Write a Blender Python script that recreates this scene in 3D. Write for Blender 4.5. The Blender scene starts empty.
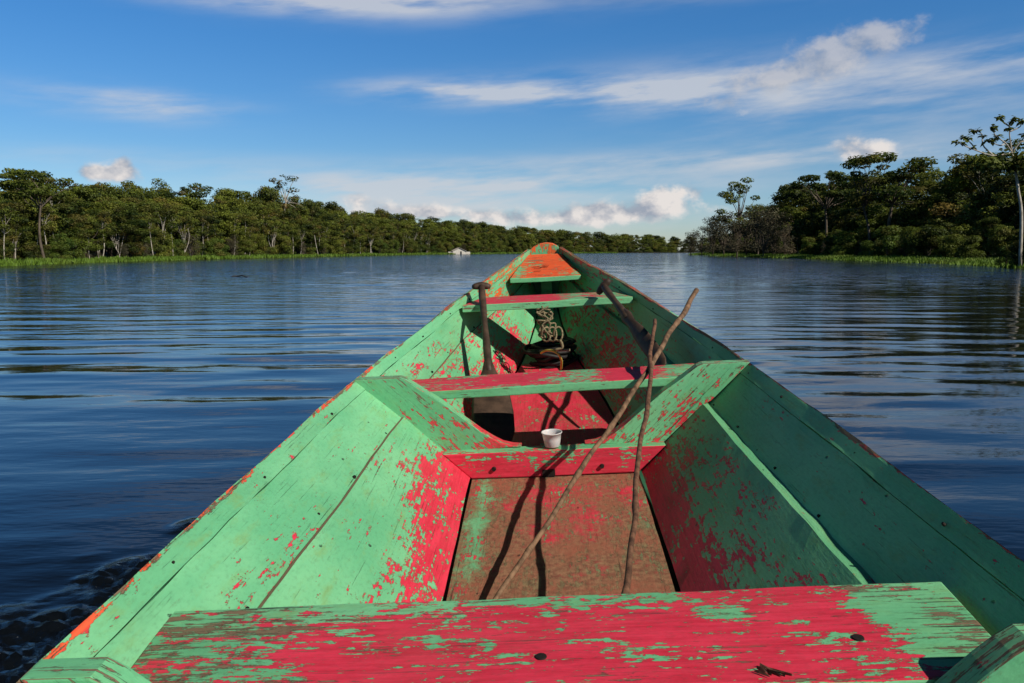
import bpy, bmesh, math, random
import numpy as np
from mathutils import Vector, Matrix, noise as mn

C = bpy.context
SC = C.scene
COL = SC.collection
R_ = math.radians
H = 0.95                       # eye height over the water
F = 830.0
PIT = R_(6.22)

# ------------------------------------------------------------------ basics
def link(o, parent=None):
    COL.objects.link(o)
    if parent is not None:
        o.parent = parent
    return o

def empty(name, label=None, cat=None, group=None, loc=(0, 0, 0), rot=(0, 0, 0)):
    o = bpy.data.objects.new(name, None)
    o.empty_display_size = 0.1
    link(o)
    o.location = loc
    o.rotation_euler = rot
    tag(o, label, cat, group)
    return o

def tag(o, label=None, cat=None, group=None, kind=None):
    if label: o['label'] = label
    if cat: o['category'] = cat
    if group: o['group'] = group
    if kind: o['kind'] = kind
    return o

def smooth01(a, b, x):
    t = np.clip((x - a) / (b - a), 0, 1)
    return t * t * (3 - 2 * t)

def mesh_np(name, verts, faces, mat, cols=None, smooth=False):
    """verts (n,3) array, faces: (m,k) array or list; cols: (n,4) point colours"""
    me = bpy.data.meshes.new(name)
    if isinstance(faces, np.ndarray):
        n, k = faces.shape
        me.vertices.add(len(verts)); me.vertices.foreach_set('co', np.asarray(verts, np.float32).ravel())
        me.loops.add(n * k); me.loops.foreach_set('vertex_index', faces.astype(np.int32).ravel())
        me.polygons.add(n)
        me.polygons.foreach_set('loop_start', np.arange(0, n * k, k, dtype=np.int32))
        me.polygons.foreach_set('loop_total', np.full(n, k, np.int32))
        me.update(calc_edges=True)
    else:
        me.from_pydata([tuple(v) for v in verts], [], faces)
        me.update()
    if cols is not None:
        a = me.color_attributes.new('Col', 'FLOAT_COLOR', 'POINT')
        a.data.foreach_set('color', np.asarray(cols, np.float32).ravel())
    if smooth:
        me.polygons.foreach_set('use_smooth', [True] * len(me.polygons))
    if mat: me.materials.append(mat)
    return me

def obj(name, me, parent=None):
    return link(bpy.data.objects.new(name, me), parent)

# ------------------------------------------------------------------ node helpers
class NT:
    def __init__(s, nt):
        s.nt = nt; s.N = nt.nodes; s.L = nt.links
    def new(s, t, **kw):
        n = s.N.new(t)
        for k, v in kw.items(): setattr(n, k, v)
        return n
    def put(s, sock, v):
        if v is None: return
        if isinstance(v, bpy.types.NodeSocket): s.L.new(v, sock)
        else: sock.default_value = v
    def m(s, op, a, b=None, c=None, clamp=False):
        n = s.new('ShaderNodeMath', operation=op, use_clamp=clamp)
        s.put(n.inputs[0], a); s.put(n.inputs[1], b); s.put(n.inputs[2], c)
        return n.outputs[0]
    def vm(s, op, a, b=None):
        n = s.new('ShaderNodeVectorMath', operation=op)
        s.put(n.inputs[0], a); s.put(n.inputs[1], b)
        return n.outputs[0]
    def noise(s, vec, scale, detail=4, rough=.5, out=0, lac=2.0, dist=0.0):
        n = s.new('ShaderNodeTexNoise')
        s.put(n.inputs['Vector'], vec); s.put(n.inputs['Scale'], scale)
        s.put(n.inputs['Detail'], detail); s.put(n.inputs['Roughness'], rough)
        s.put(n.inputs['Lacunarity'], lac); s.put(n.inputs['Distortion'], dist)
        return n.outputs[out]
    def sstep(s, x, a, b):
        n = s.new('ShaderNodeMapRange', interpolation_type='SMOOTHSTEP')
        s.put(n.inputs['Value'], x); s.put(n.inputs['From Min'], a); s.put(n.inputs['From Max'], b)
        return n.outputs[0]
    def mix(s, f, a, b, blend='MIX'):
        n = s.new('ShaderNodeMix', data_type='RGBA', blend_type=blend)
        s.put(n.inputs[0], f); s.put(n.inputs[6], a); s.put(n.inputs[7], b)
        return n.outputs[2]
    def comb(s, x, y, z):
        n = s.new('ShaderNodeCombineXYZ')
        s.put(n.inputs[0], x); s.put(n.inputs[1], y); s.put(n.inputs[2], z)
        return n.outputs[0]

def material(name):
    m = bpy.data.materials.new(name); m.use_nodes = True
    m.node_tree.nodes.clear()
    t = NT(m.node_tree)
    out = t.new('ShaderNodeOutputMaterial')
    b = t.new('ShaderNodeBsdfPrincipled')
    t.L.new(b.outputs[0], out.inputs[0])
    return m, t, b, out

def rgba(*c): return (c[0], c[1], c[2], 1.0)

# ------------------------------------------------------------------ sun, sky, camera
SUN = Vector((.62, -.50, .60)).normalized()
sun_el = math.asin(SUN.z); sun_az = math.atan2(SUN.x, SUN.y)

sd = bpy.data.lights.new('sun', 'SUN'); sd.energy = 5.0; sd.angle = R_(0.53); sd.color = (1, .93, .82)
so = link(bpy.data.objects.new('sun', sd)); so.rotation_euler = SUN.to_track_quat('Z', 'Y').to_euler()
so.location = (20, -10, 30)

w = bpy.data.worlds.new('World'); SC.world = w; w.use_nodes = True
w.node_tree.nodes.clear()
t = NT(w.node_tree)
wo = t.new('ShaderNodeOutputWorld'); bg = t.new('ShaderNodeBackground')
t.L.new(bg.outputs[0], wo.inputs[0])
SKYS = 0.12
bg.inputs[1].default_value = SKYS
w.cycles.sampling_method = 'MANUAL'; w.cycles.sample_map_resolution = 512
sky = t.new('ShaderNodeTexSky', sky_type='NISHITA'); sky.sun_disc = False
sky.sun_elevation = sun_el; sky.sun_rotation = sun_az
sky.air_density = 1.0; sky.dust_density = 0.4; sky.ozone_density = 2.6; sky.altitude = 200
tc = t.new('ShaderNodeTexCoord')
sep = t.new('ShaderNodeSeparateXYZ'); t.L.new(tc.outputs['Generated'], sep.inputs[0])
dx, dy, dz = sep.outputs
az = t.m('ARCTAN2', dx, dy); el = t.m('ARCSINE', dz)
def AZ(px): return math.atan((px - 512) / F)
def EL(py): return math.atan((251 - py) / F)
P_c = t.comb(t.m('MULTIPLY', az, 7), t.m('ADD', t.m('MULTIPLY', el, 42), t.m('MULTIPLY', az, -3)), 1.7)
n_c = t.noise(P_c, 1.0, 5, .58)
n_c2 = t.noise(t.comb(t.m('MULTIPLY', az, 2.2), t.m('MULTIPLY', el, 16), 4.2), 1.0, 3, .55)
P_q = t.comb(t.m('MULTIPLY', az, 26), t.m('MULTIPLY', el, 34), 9.1)
n_q = t.noise(P_q, 1.0, 6, .58)
n_q2 = t.noise(t.vm('ADD', P_q, (.28, .42, 0)), 1.0, 4, .56)
AV = t.comb(az, el, 0)
def blob(px, py, a, b, wgt, rot=0.0):
    return (px, py, a, b, wgt)
def total(lst):
    acc = 0.0
    for px, py, a, b, wgt in lst:
        n = t.new('ShaderNodeVectorMath', operation='MULTIPLY_ADD')
        t.put(n.inputs[0], AV); n.inputs[1].default_value = (F / a, F / b, 0)
        n.inputs[2].default_value = (-AZ(px) * F / a, -EL(py) * F / b, 0)
        d = t.new('ShaderNodeVectorMath', operation='DOT_PRODUCT')
        t.L.new(n.outputs[0], d.inputs[0]); t.L.new(n.outputs[0], d.inputs[1])
        acc = t.m('MULTIPLY_ADD', t.m('POWER', .36788, d.outputs['Value']), wgt, acc)
    return acc
cir = total([blob(205, 8, 80, 14, 1.1), blob(300, 14, 130, 14, 1.2, -.05), blob(410, 6, 100, 18, 1.2), blob(165, 121, 62, 12, 1.3),
             blob(60, 118, 70, 12, .32), blob(450, 97, 85, 10, 1.3), blob(600, 98, 130, 15, 1.35), blob(760, 96, 130, 24, .7, .05),
             blob(880, 116, 190, 30, .62, .06), blob(1010, 88, 90, 15, .8, .12), blob(660, 166, 220, 9, .75, .03),
             blob(820, 160, 160, 14, .55), blob(430, 180, 230, 9, .5, -.04), blob(390, 200, 110, 18, 1.5), blob(560, 188, 170, 13, 1.0),
             blob(760, 4, 260, 14, .5), blob(100, 168, 200, 9, .3),
             blob(560, 222, 300, 16, .85)])
cum = total([blob(858, 57, 46, 14, .62), blob(818, 77, 58, 16, .66), blob(768, 93, 52, 13, .60), blob(714, 115, 34, 12, .60),
             blob(668, 199, 36, 14, .8, .1), blob(690, 188, 14, 11, .45), blob(640, 215, 70, 12, .4),
             blob(131, 174, 10, 9, .85), blob(108, 181, 22, 7, .9), blob(125, 188, 36, 8, .5), blob(360, 201, 20, 9, .55), blob(392, 212, 36, 10, .55),
             blob(590, 217, 34, 12, .5), blob(540, 220, 50, 10, .55), blob(480, 216, 46, 10, .55), blob(430, 213, 40, 9, .5), blob(610, 212, 40, 10, .55), blob(852, 158, 26, 12, .65), blob(880, 163, 40, 10, .4)])
a_c = t.m('MULTIPLY', cir, t.sstep(t.m('ADD', t.m('MULTIPLY', n_c, .7), t.m('MULTIPLY', n_c2, .45)), .42, .78), clamp=True)
a_q = t.m('MULTIPLY', t.sstep(t.m('ADD', cum, t.m('MULTIPLY', t.m('SUBTRACT', n_q, .5), 1.7)), .27, .84), t.m('SUBTRACT', .97, t.m('MULTIPLY', t.sstep(el, EL(150), EL(95)), .25)))
a_q = t.m('MULTIPLY', a_q, t.sstep(cum, .05, .25))
shade = t.m('ADD', .60, t.m('MULTIPLY', t.m('SUBTRACT', n_q, n_q2), 3.6), clamp=True)
lowness = t.sstep(el, EL(150), EL(95))          # the high drifting patch is greyer
shade = t.m('MULTIPLY', shade, t.m('SUBTRACT', 1.0, t.m('MULTIPLY', lowness, .50)))
K = 1 / SKYS
c_q = t.mix(shade, rgba(.33 * K, .37 * K, .45 * K), rgba(.80 * K, .75 * K, .72 * K))
gam = t.new('ShaderNodeHueSaturation'); gam.inputs['Saturation'].default_value = 1.24
t.L.new(sky.outputs[0], gam.inputs['Color'])
# upper sky darkened to cut fill on shaded planks; pale band kept over trees
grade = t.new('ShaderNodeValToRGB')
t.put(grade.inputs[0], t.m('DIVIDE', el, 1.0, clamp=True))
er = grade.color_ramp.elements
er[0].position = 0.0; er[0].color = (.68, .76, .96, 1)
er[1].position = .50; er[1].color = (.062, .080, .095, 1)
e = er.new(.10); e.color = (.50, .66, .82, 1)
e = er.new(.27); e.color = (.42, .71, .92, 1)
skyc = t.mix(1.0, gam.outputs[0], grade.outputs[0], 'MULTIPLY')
c_c = rgba(.60 * K, .62 * K, .66 * K)
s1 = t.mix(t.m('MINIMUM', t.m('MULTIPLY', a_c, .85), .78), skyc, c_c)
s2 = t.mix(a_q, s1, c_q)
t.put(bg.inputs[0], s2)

cd = bpy.data.cameras.new('camera'); cam = link(bpy.data.objects.new('camera', cd))
cd.sensor_width = 22.2; cd.lens = F * 22.2 / 1024
cd.clip_start = .05; cd.clip_end = 9000
cam.location = (0, 0, H); cam.rotation_euler = (R_(90) - PIT, 0, 0)
SC.camera = cam
SC.view_settings.view_transform = 'Standard'; SC.view_settings.look = 'None'
SC.view_settings.exposure = 0; SC.view_settings.gamma = 1
SC.render.engine = 'CYCLES'
SC.cycles.max_bounces = 5; SC.cycles.diffuse_bounces = 2; SC.cycles.glossy_bounces = 3
SC.cycles.transmission_bounces = 2; SC.cycles.caustics_reflective = False; SC.cycles.caustics_refractive = False
SC.cycles.use_denoising = True

# ------------------------------------------------------------------ materials
def paint_material():
    m, t, b, out = material('weathered_boat_paint')
    uv = t.new('ShaderNodeUVMap', uv_map='UVMap').outputs[0]
    at = t.new('ShaderNodeAttribute', attribute_name='Wear')
    sp = t.new('ShaderNodeSeparateColor'); t.L.new(at.outputs['Color'], sp.inputs[0])
    rr, ww, oo = sp.outputs; dd = at.outputs['Alpha']
    def st(su, sv, off): return t.vm('ADD', t.vm('MULTIPLY', uv, (su, sv, 1)), off)
    blotch = t.noise(st(9, 15, (3.1, 7.7, 0)), 1, 12, .72, dist=.25)
    grain = t.noise(st(6, 110, (1.3, 2.9, 0)), 1, 8, .68)
    fine = t.noise(st(60, 90, (5, 1, 0)), 1, 4, .6)
    # red undercoat showing through
    coarse = t.noise(st(3.2, 5, (8.1, 3.7, 0)), 1, 4, .55)
    fleck = t.noise(st(34, 60, (4.1, 9.7, 0)), 1, 6, .7)
    def cen(n_, k): return t.m('MULTIPLY', t.m('SUBTRACT', n_, .5), k)
    rv = t.m('ADD', t.m('ADD', cen(blotch, 1.25), cen(grain, 1.0)), t.m('ADD', cen(fleck, 1.25), cen(coarse, .7)))
    rv = t.m('ADD', t.m('ADD', rv, .5), t.m('MULTIPLY', t.m('SUBTRACT', rr, .5), .80))
    red = t.sstep(rv, .488, .516)
    # bare wood
    blotch2 = t.noise(st(9, 16, (13.1, 17.7, 0)), 1, 10, .7)
    grain2 = t.noise(st(4, 95, (21.3, 2.9, 0)), 1, 6, .65)
    wv = t.m('ADD', t.m('ADD', cen(blotch2, .8), cen(grain2, .9)), t.m('ADD', .5, cen(fleck, .25)))
    wv = t.m('ADD', wv, t.m('MULTIPLY', t.m('SUBTRACT', ww, .5), .75))
    wood = t.sstep(wv, .492, .53)
    # colours
    big = t.noise(st(2.1, 4, (0, 4, 0)), 1, 5, .6)
    g1 = t.mix(t.sstep(big, .35, .68), rgba(.122, .425, .205), rgba(.192, .525, .260))
    dirt = t.noise(st(7, 22, (31, 4, 0)), 1, 8, .7)
    g1 = t.mix(t.m('MULTIPLY', t.sstep(dirt, .50, .72), .58), g1, rgba(.20, .34, .10))
    hair = t.noise(st(3, 130, (11, 41, 0)), 1, 5, .7)
    r1 = t.mix(t.sstep(t.m('ADD', t.m('MULTIPLY', grain, .5), t.m('MULTIPLY', dirt, .5)), .36, .62), rgba(.52, .020, .042), rgba(.73, .042, .082))
    o1 = t.mix(t.sstep(grain, .35, .65), rgba(.70, .085, .018), rgba(.80, .145, .032))
    under = t.mix(oo, r1, o1)
    # worn pink rim of the red where it thins
    wd = t.mix(grain2, rgba(.10, .062, .036), rgba(.27, .19, .115))
    col = t.mix(red, g1, under)
    edge = t.m('MULTIPLY', t.m('SUBTRACT', 1.0, t.m('ABSOLUTE', t.m('MULTIPLY', t.m('SUBTRACT', rv, .503), 30)), clamp=True), .5, clamp=True)
    col = t.mix(edge, col, rgba(.10, .13, .06))
    col = t.mix(wood, col, wd)
    # caked river mud on the bottom boards
    mud_n = t.noise(st(6, 7, (3, 44, 0)), 1, 12, .72)
    mud_g = t.noise(st(45, 45, (7, 4, 0)), 1, 6, .7)
    mudv = t.m('ADD', t.m('ADD', t.m('MULTIPLY', mud_n, .7), t.m('MULTIPLY', mud_g, .3)), t.m('MULTIPLY', t.m('SUBTRACT', dd, .5), .6))
    mudm = t.m('MULTIPLY', t.sstep(mudv, .42, .60), .92)
    mudc = t.mix(t.sstep(mud_g, .3, .7), rgba(.115, .062, .034), rgba(.30, .185, .095))
    mudc = t.mix(t.sstep(mud_n, .45, .65), mudc, rgba(.30, .11, .06))
    col = t.mix(mudm, col, mudc)
    # grey grime spots, nail holes
    vor = t.new('ShaderNodeTexVoronoi', feature='F1'); t.put(vor.inputs['Vector'], st(9, 13, (2, 2, 0))); vor.inputs['Scale'].default_value = 1
    spot = t.m('MULTIPLY', t.m('SUBTRACT', 1.0, t.sstep(vor.outputs['Distance'], .035, .075)), t.sstep(blotch2, .5, .56))
    col = t.mix(t.m('MULTIPLY', spot, .8), col, rgba(.035, .03, .022))
    hclump = t.noise(st(1.6, 3.5, (61, 4, 0)), 1, 5, .65)
    hk = t.m('MULTIPLY', t.sstep(hair, .585, .66), t.m('ADD', .12, t.m('MULTIPLY', t.sstep(t.m('ADD', hclump, t.m('MULTIPLY', ww, .35)), .52, .70), .75)))
    col = t.mix(hk, col, rgba(.028, .030, .018))
    scuff = t.noise(st(11, 38, (71, 14, 0)), 1, 9, .75)
    col = t.mix(t.m('MULTIPLY', t.sstep(scuff, .57, .70), .50), col, rgba(.12, .12, .065))
    soft = t.noise(st(1.3, 2.2, (15, 24, 0)), 1, 6, .6)
    col = t.mix(t.m('MULTIPLY', t.sstep(soft, .48, .72), .20), col, rgba(.05, .09, .035))
    col = t.mix(t.m('MULTIPLY', t.sstep(fine, .45, .8), .22), col, rgba(.03, .05, .03))
    t.put(b.inputs['Base Color'], col)
    t.put(b.inputs['Roughness'], t.m('ADD', t.m('ADD', .50, t.m('MULTIPLY', wood, .25)), t.m('MULTIPLY', mudm, .25)))
    b.inputs['Specular IOR Level'].default_value = .35
    h = t.m('SUBTRACT', t.m('MULTIPLY', grain, .25), t.m('ADD', t.m('MULTIPLY', red, .55), t.m('MULTIPLY', wood, .7)))
    h = t.m('ADD', h, t.m('ADD', t.m('MULTIPLY', fine, .3), t.m('MULTIPLY', t.m('MULTIPLY', mud_g, mudm), .8)))
    h = t.m('SUBTRACT', h, t.m('ADD', t.m('MULTIPLY', spot, 1.2), t.m('MULTIPLY', t.sstep(hair, .62, .74), .5)))
    bp = t.new('ShaderNodeBump'); bp.inputs['Strength'].default_value = .9; bp.inputs['Distance'].default_value = .0036
    t.put(bp.inputs['Height'], h); t.L.new(bp.outputs[0], b.inputs['Normal'])
    return m
M_PAINT = paint_material()

def simple(name, c1, c2, scale=8, rough=.7, bump=.3, stretch=(1, 1, 1), dist=.01, spec=.3, detail=8):
    m, t, b, out = material(name)
    tc = t.new('ShaderNodeTexCoord').outputs['Object']
    v = t.vm('MULTIPLY', tc, stretch)
    n = t.noise(v, scale, detail, .65)
    t.put(b.inputs['Base Color'], t.mix(t.sstep(n, .3, .7), rgba(*c1), rgba(*c2)))
    t.put(b.inputs['Roughness'], rough); b.inputs['Specular IOR Level'].default_value = spec
    bp = t.new('ShaderNodeBump'); bp.inputs['Strength'].default_value = bump; bp.inputs['Distance'].default_value = dist
    t.put(bp.inputs['Height'], n); t.L.new(bp.outputs[0], b.inputs['Normal'])
    return m
M_PADDLE = simple('dark_paddle_wood', (.030, .019, .013), (.085, .052, .034), 14, .6, .5, (1, 1, 1), .003)
M_STICK = simple('dry_stick_bark', (.06, .034, .019), (.25, .145, .082), 38, .8, .9, (1, 1, .35), .003)
M_STICK2 = simple('reddish_stick_bark', (.05, .024, .014), (.19, .092, .052), 40, .8, .9, (1, 1, .35), .003)
M_HOLE = simple('rusted_iron_or_dark_hole', (.006, .005, .004), (.02, .012, .008), 60, .8, .3)  # rust on nail and bolt heads; painted-in darkness for holes and cracks
M_ROPE = simple('old_rope', (.10, .08, .045), (.29, .23, .13), 120, .9, .8, (1, 1, 1), .002)
M_HOSE = simple('black_rope', (.008, .008, .008), (.022, .02, .018), 70, .6, .4, (1, 1, 1), .002)
M_YELLOW = simple('yellow_cord', (.42, .32, .05), (.60, .46, .10), 60, .7, .4, (1, 1, 1), .001)
M_HULL = simple('outer_hull_paint', (.02, .09, .05), (.045, .17, .09), 5, .6, .2)
M_SOIL = simple('river_bank_soil', (.018, .022, .008), (.05, .05, .02), .4, .95, .4, dist=.1)
M_HUT = simple('white_hut_boards', (.46, .42, .36), (.60, .57, .51), 3, .7, .2)
M_HUTROOF = simple('pale_sheet_roof', (.50, .44, .38), (.64, .58, .52), 3, .5, .2)
M_DARK = simple('dark_opening', (.01, .01, .01), (.02, .02, .02), 3, .9, .1)
M_LOG = simple('wet_log', (.012, .009, .006), (.04, .028, .018), 9, .5, .5)

def cup_material():
    m, t, b, out = material('white_plastic_cup')
    b.inputs['Base Color'].default_value = rgba(.80, .78, .77)
    b.inputs['Roughness'].default_value = .35
    b.inputs['Subsurface Weight'].default_value = .25
    b.inputs['Subsurface Radius'].default_value = (.01, .008, .007)
    tr = t.new('ShaderNodeBsdfTranslucent'); tr.inputs[0].default_value = rgba(.8, .76, .74)
    mx = t.new('ShaderNodeMixShader'); mx.inputs[0].default_value = .35
    t.L.new(b.outputs[0], mx.inputs[1]); t.L.new(tr.outputs[0], mx.inputs[2]); t.L.new(mx.outputs[0], out.inputs[0])
    return m
M_CUP = cup_material()

def water_material():
    m, t, b, out = material('dark_river_water')
    b.inputs['Base Color'].default_value = rgba(.0035, .0050, .0070)
    b.inputs['Roughness'].default_value = .05
    b.inputs['IOR'].default_value = 1.333
    geo = t.new('ShaderNodeNewGeometry').outputs['Position']
    def nz(sx, sy, off, det=3): return t.noise(t.vm('ADD', t.vm('MULTIPLY', geo, (sx, sy, 1)), off), 1, det, .55)
    a = nz(.9, 2.4, (3, 5, 0)); c = nz(3.2, 8.5, (13, 5, 0)); d = nz(9, 20, (3, 15, 0), 2)
    gust = nz(.05, .09, (7, 1, 0), 3)
    k = t.m('ADD', .25, t.m('MULTIPLY', t.sstep(gust, .38, .66), .9))
    cd_ = t.new('ShaderNodeVectorMath', operation='LENGTH'); t.L.new(geo, cd_.inputs[0])
    far = t.sstep(cd_.outputs['Value'], 9, 45)
    near = t.m('SUBTRACT', 1.0, far)
    far2 = t.sstep(cd_.outputs['Value'], 15, 44)
    h = t.m('MULTIPLY', a, t.m('ADD', t.m('MULTIPLY', far, .018), t.m('MULTIPLY', far2, .085)))
    h = t.m('ADD', h, t.m('MULTIPLY', c, t.m('MULTIPLY', k, t.m('ADD', .0058, t.m('MULTIPLY', far, .012)))))
    h = t.m('ADD', h, t.m('MULTIPLY', d, t.m('MULTIPLY', k, .0008)))
    wk = t.new('ShaderNodeAttribute', attribute_name='Col').outputs['Fac']
    ch = t.noise(t.vm('MULTIPLY', geo, (48, 60, 20)), 1, 5, .65)
    h = t.m('ADD', h, t.m('MULTIPLY', t.m('MULTIPLY', ch, wk), .0075))
    fo = t.m('MULTIPLY', t.sstep(t.noise(t.vm('MULTIPLY', geo, (60, 85, 60)), 1, 4, .7), .70, .76), wk)
    t.put(b.inputs['Base Color'], t.mix(fo, rgba(.0035, .0050, .0070), rgba(.55, .58, .60)))
    bp = t.new('ShaderNodeBump'); bp.inputs['Strength'].default_value = 1.0; bp.inputs['Distance'].default_value = 1.0
    t.put(bp.inputs['Height'], h); t.L.new(bp.outputs[0], b.inputs['Normal'])
    return m
M_WATER = water_material()

def leaf_material(name, dark, light, warm, trans=.25):
    m, t, b, out = material(name)
    at = t.new('ShaderNodeAttribute', attribute_name='Col')
    sp = t.new('ShaderNodeSeparateColor'); t.L.new(at.outputs['Color'], sp.inputs[0])
    oi = t.new('ShaderNodeObjectInfo').outputs['Random']
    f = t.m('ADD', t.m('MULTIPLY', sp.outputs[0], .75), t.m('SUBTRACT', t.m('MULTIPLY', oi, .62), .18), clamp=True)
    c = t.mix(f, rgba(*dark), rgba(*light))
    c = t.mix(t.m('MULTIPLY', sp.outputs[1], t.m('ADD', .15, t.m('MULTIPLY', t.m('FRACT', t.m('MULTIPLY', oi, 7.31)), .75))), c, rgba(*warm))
    t.put(b.inputs['Base Color'], c); b.inputs['Roughness'].default_value = .6
    b.inputs['Specular IOR Level'].default_value = .25
    tr = t.new('ShaderNodeBsdfTranslucent'); t.put(tr.inputs[0], c)
    mx = t.new('ShaderNodeMixShader'); mx.inputs[0].default_value = trans
    t.L.new(b.outputs[0], mx.inputs[1]); t.L.new(tr.outputs[0], mx.inputs[2]); t.L.new(mx.outputs[0], out.inputs[0])
    return m
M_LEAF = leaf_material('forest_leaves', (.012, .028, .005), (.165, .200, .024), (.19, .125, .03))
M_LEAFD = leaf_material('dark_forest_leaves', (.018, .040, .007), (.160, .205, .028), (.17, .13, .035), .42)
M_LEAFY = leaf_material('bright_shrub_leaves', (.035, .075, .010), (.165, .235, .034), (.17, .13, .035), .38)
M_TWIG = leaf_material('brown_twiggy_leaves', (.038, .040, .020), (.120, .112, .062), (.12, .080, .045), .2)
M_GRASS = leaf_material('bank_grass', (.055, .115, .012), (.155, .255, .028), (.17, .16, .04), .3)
M_BARK = simple('pale_bark', (.22, .19, .15), (.50, .46, .39), 6, .85, .4, (1, 1, .4), .02)
M_BARKD = simple('dark_bark', (.05, .04, .03), (.14, .11, .08), 6, .85, .4, (1, 1, .4), .02)

# ------------------------------------------------------------------ boat frame
Rb = Matrix.Rotation(R_(-2.1), 4, 'Z') @ Matrix.Rotation(R_(4), 4, 'X') @ Matrix.Rotation(R_(-3), 4, 'Y')
OB = Vector((.15542, 2.92928, -.81192 + H))
MB_ = Matrix.Translation(OB) @ Rb
boat = empty('wooden_canoe', 'long open wooden canoe in peeling green and red paint, pointing up the river', 'canoe')
boat.matrix_world = MB_
CAML = MB_.inverted() @ Vector((0, 0, H))
def at_px(px, py, axis, val):
    """boat-local point seen at a pixel of the photograph, on a boat-local plane"""
    x = (px - 512) / F; y = -(py - 341.5) / F
    c, s = math.cos(PIT), math.sin(PIT)
    d = Rb.to_3x3().transposed() @ Vector((x, c + y * s, -s + y * c))
    k = (val - CAML[axis]) / d[axis]
    return CAML + d * k

# hull stations: y, gunwale half, gunwale z, ledge half, ledge z, chine half, floor z
ST = np.array([
 (-4.6, .32, .48, .24, .34, .12, .10),
 (-3.9, .51, .435, .38, .28, .19, .03),
 (-3.2, .67, .405, .50, .25, .25, .0),
 (-2.6, .745, .393, .555, .242, .272, .0),
 (-1.83, .774, .383, .592, .237, .285, .0),
 (-1.4, .778, .377, .590, .235, .290, .0),
 (-1.0, .776, .373, .577, .234, .295, .0),
 (-.6, .765, .373, .563, .232, .300, .0),
 (-.25, .751, .374, .554, .232, .303, .0),
 (.0, .735, .376, .545, .233, .306, .0),
 (.2, .710, .386, .533, .240, .303, .0),
 (.35, .685, .398, .522, .248, .300, .003),
 (.6, .630, .420, .503, .262, .282, .012),
 (.9, .566, .449, .472, .281, .255, .03),
 (1.3, .476, .490, .418, .303, .205, .06),
 (1.6, .396, .527, .345, .336, .155, .10),
 (1.82, .326, .560, .278, .368, .118, .145),
 (2.1, .218, .606, .195, .42, .080, .22),
 (2.47, .100, .662, .095, .50, .050, .33)])
def stat(y):
    y = np.clip(y, ST[0, 0], ST[-1, 0])
    return [np.interp(y, ST[:, 0], ST[:, k]) for k in range(1, 7)]
def hull_half(y, z):
    g, gz, l, lz, c, cz = stat(y)
    return float(np.interp(z, [cz, lz, gz], [c, l, g]))

def wob(v, amp=.003, sc=2.6, seed=0.0):
    n = mn.noise_vector(Vector((v[0] * sc + seed, v[1] * sc, v[2] * sc)))
    return Vector(v) + n * amp

def wear_mesh(name, verts, faces, uvf, wearf, parent, bevel=.0, mat=None, smooth=False, label=None, uv_list=None):
    """a part of the boat: mesh with metre UVs and a 'Wear' corner colour (red, wood, orange, mud)"""
    me = bpy.data.meshes.new(name)
    me.from_pydata([tuple(v) for v in verts], [], faces); me.update()
    bm = bmesh.new(); bm.from_mesh(me); bmesh.ops.recalc_face_normals(bm, faces=bm.faces); bm.to_mesh(me); bm.free()
    me.uv_layers.new(name='UVMap'); me.color_attributes.new('Wear', 'FLOAT_COLOR', 'CORNER')
    uvl = me.uv_layers['UVMap']; ca = me.color_attributes['Wear']
    for p in me.polygons:
        n = p.normal
        for li in p.loop_indices:
            vi = me.loops[li].vertex_index; v = me.vertices[vi].co
            uvl.data[li].uv = uv_list[vi] if (uv_list is not None) else uvf(v, n)
            ca.data[li].color = [min(1.3, max(-.3, q)) for q in wearf(v, n)]
    me.materials.append(mat or M_PAINT)
    if smooth: me.polygons.foreach_set('use_smooth', [True] * len(me.polygons))
    o = obj(name, me, parent)
    if bevel:
        b = o.modifiers.new('worn_edges', 'BEVEL'); b.width = bevel; b.segments = 2; b.limit_method = 'ANGLE'; b.angle_limit = R_(40)
    if label: o['label'] = label
    return o

def gs(x, y, x0, y0, a, b): return math.exp(-((x - x0) / a) ** 2 - ((y - y0) / b) ** 2)

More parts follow.
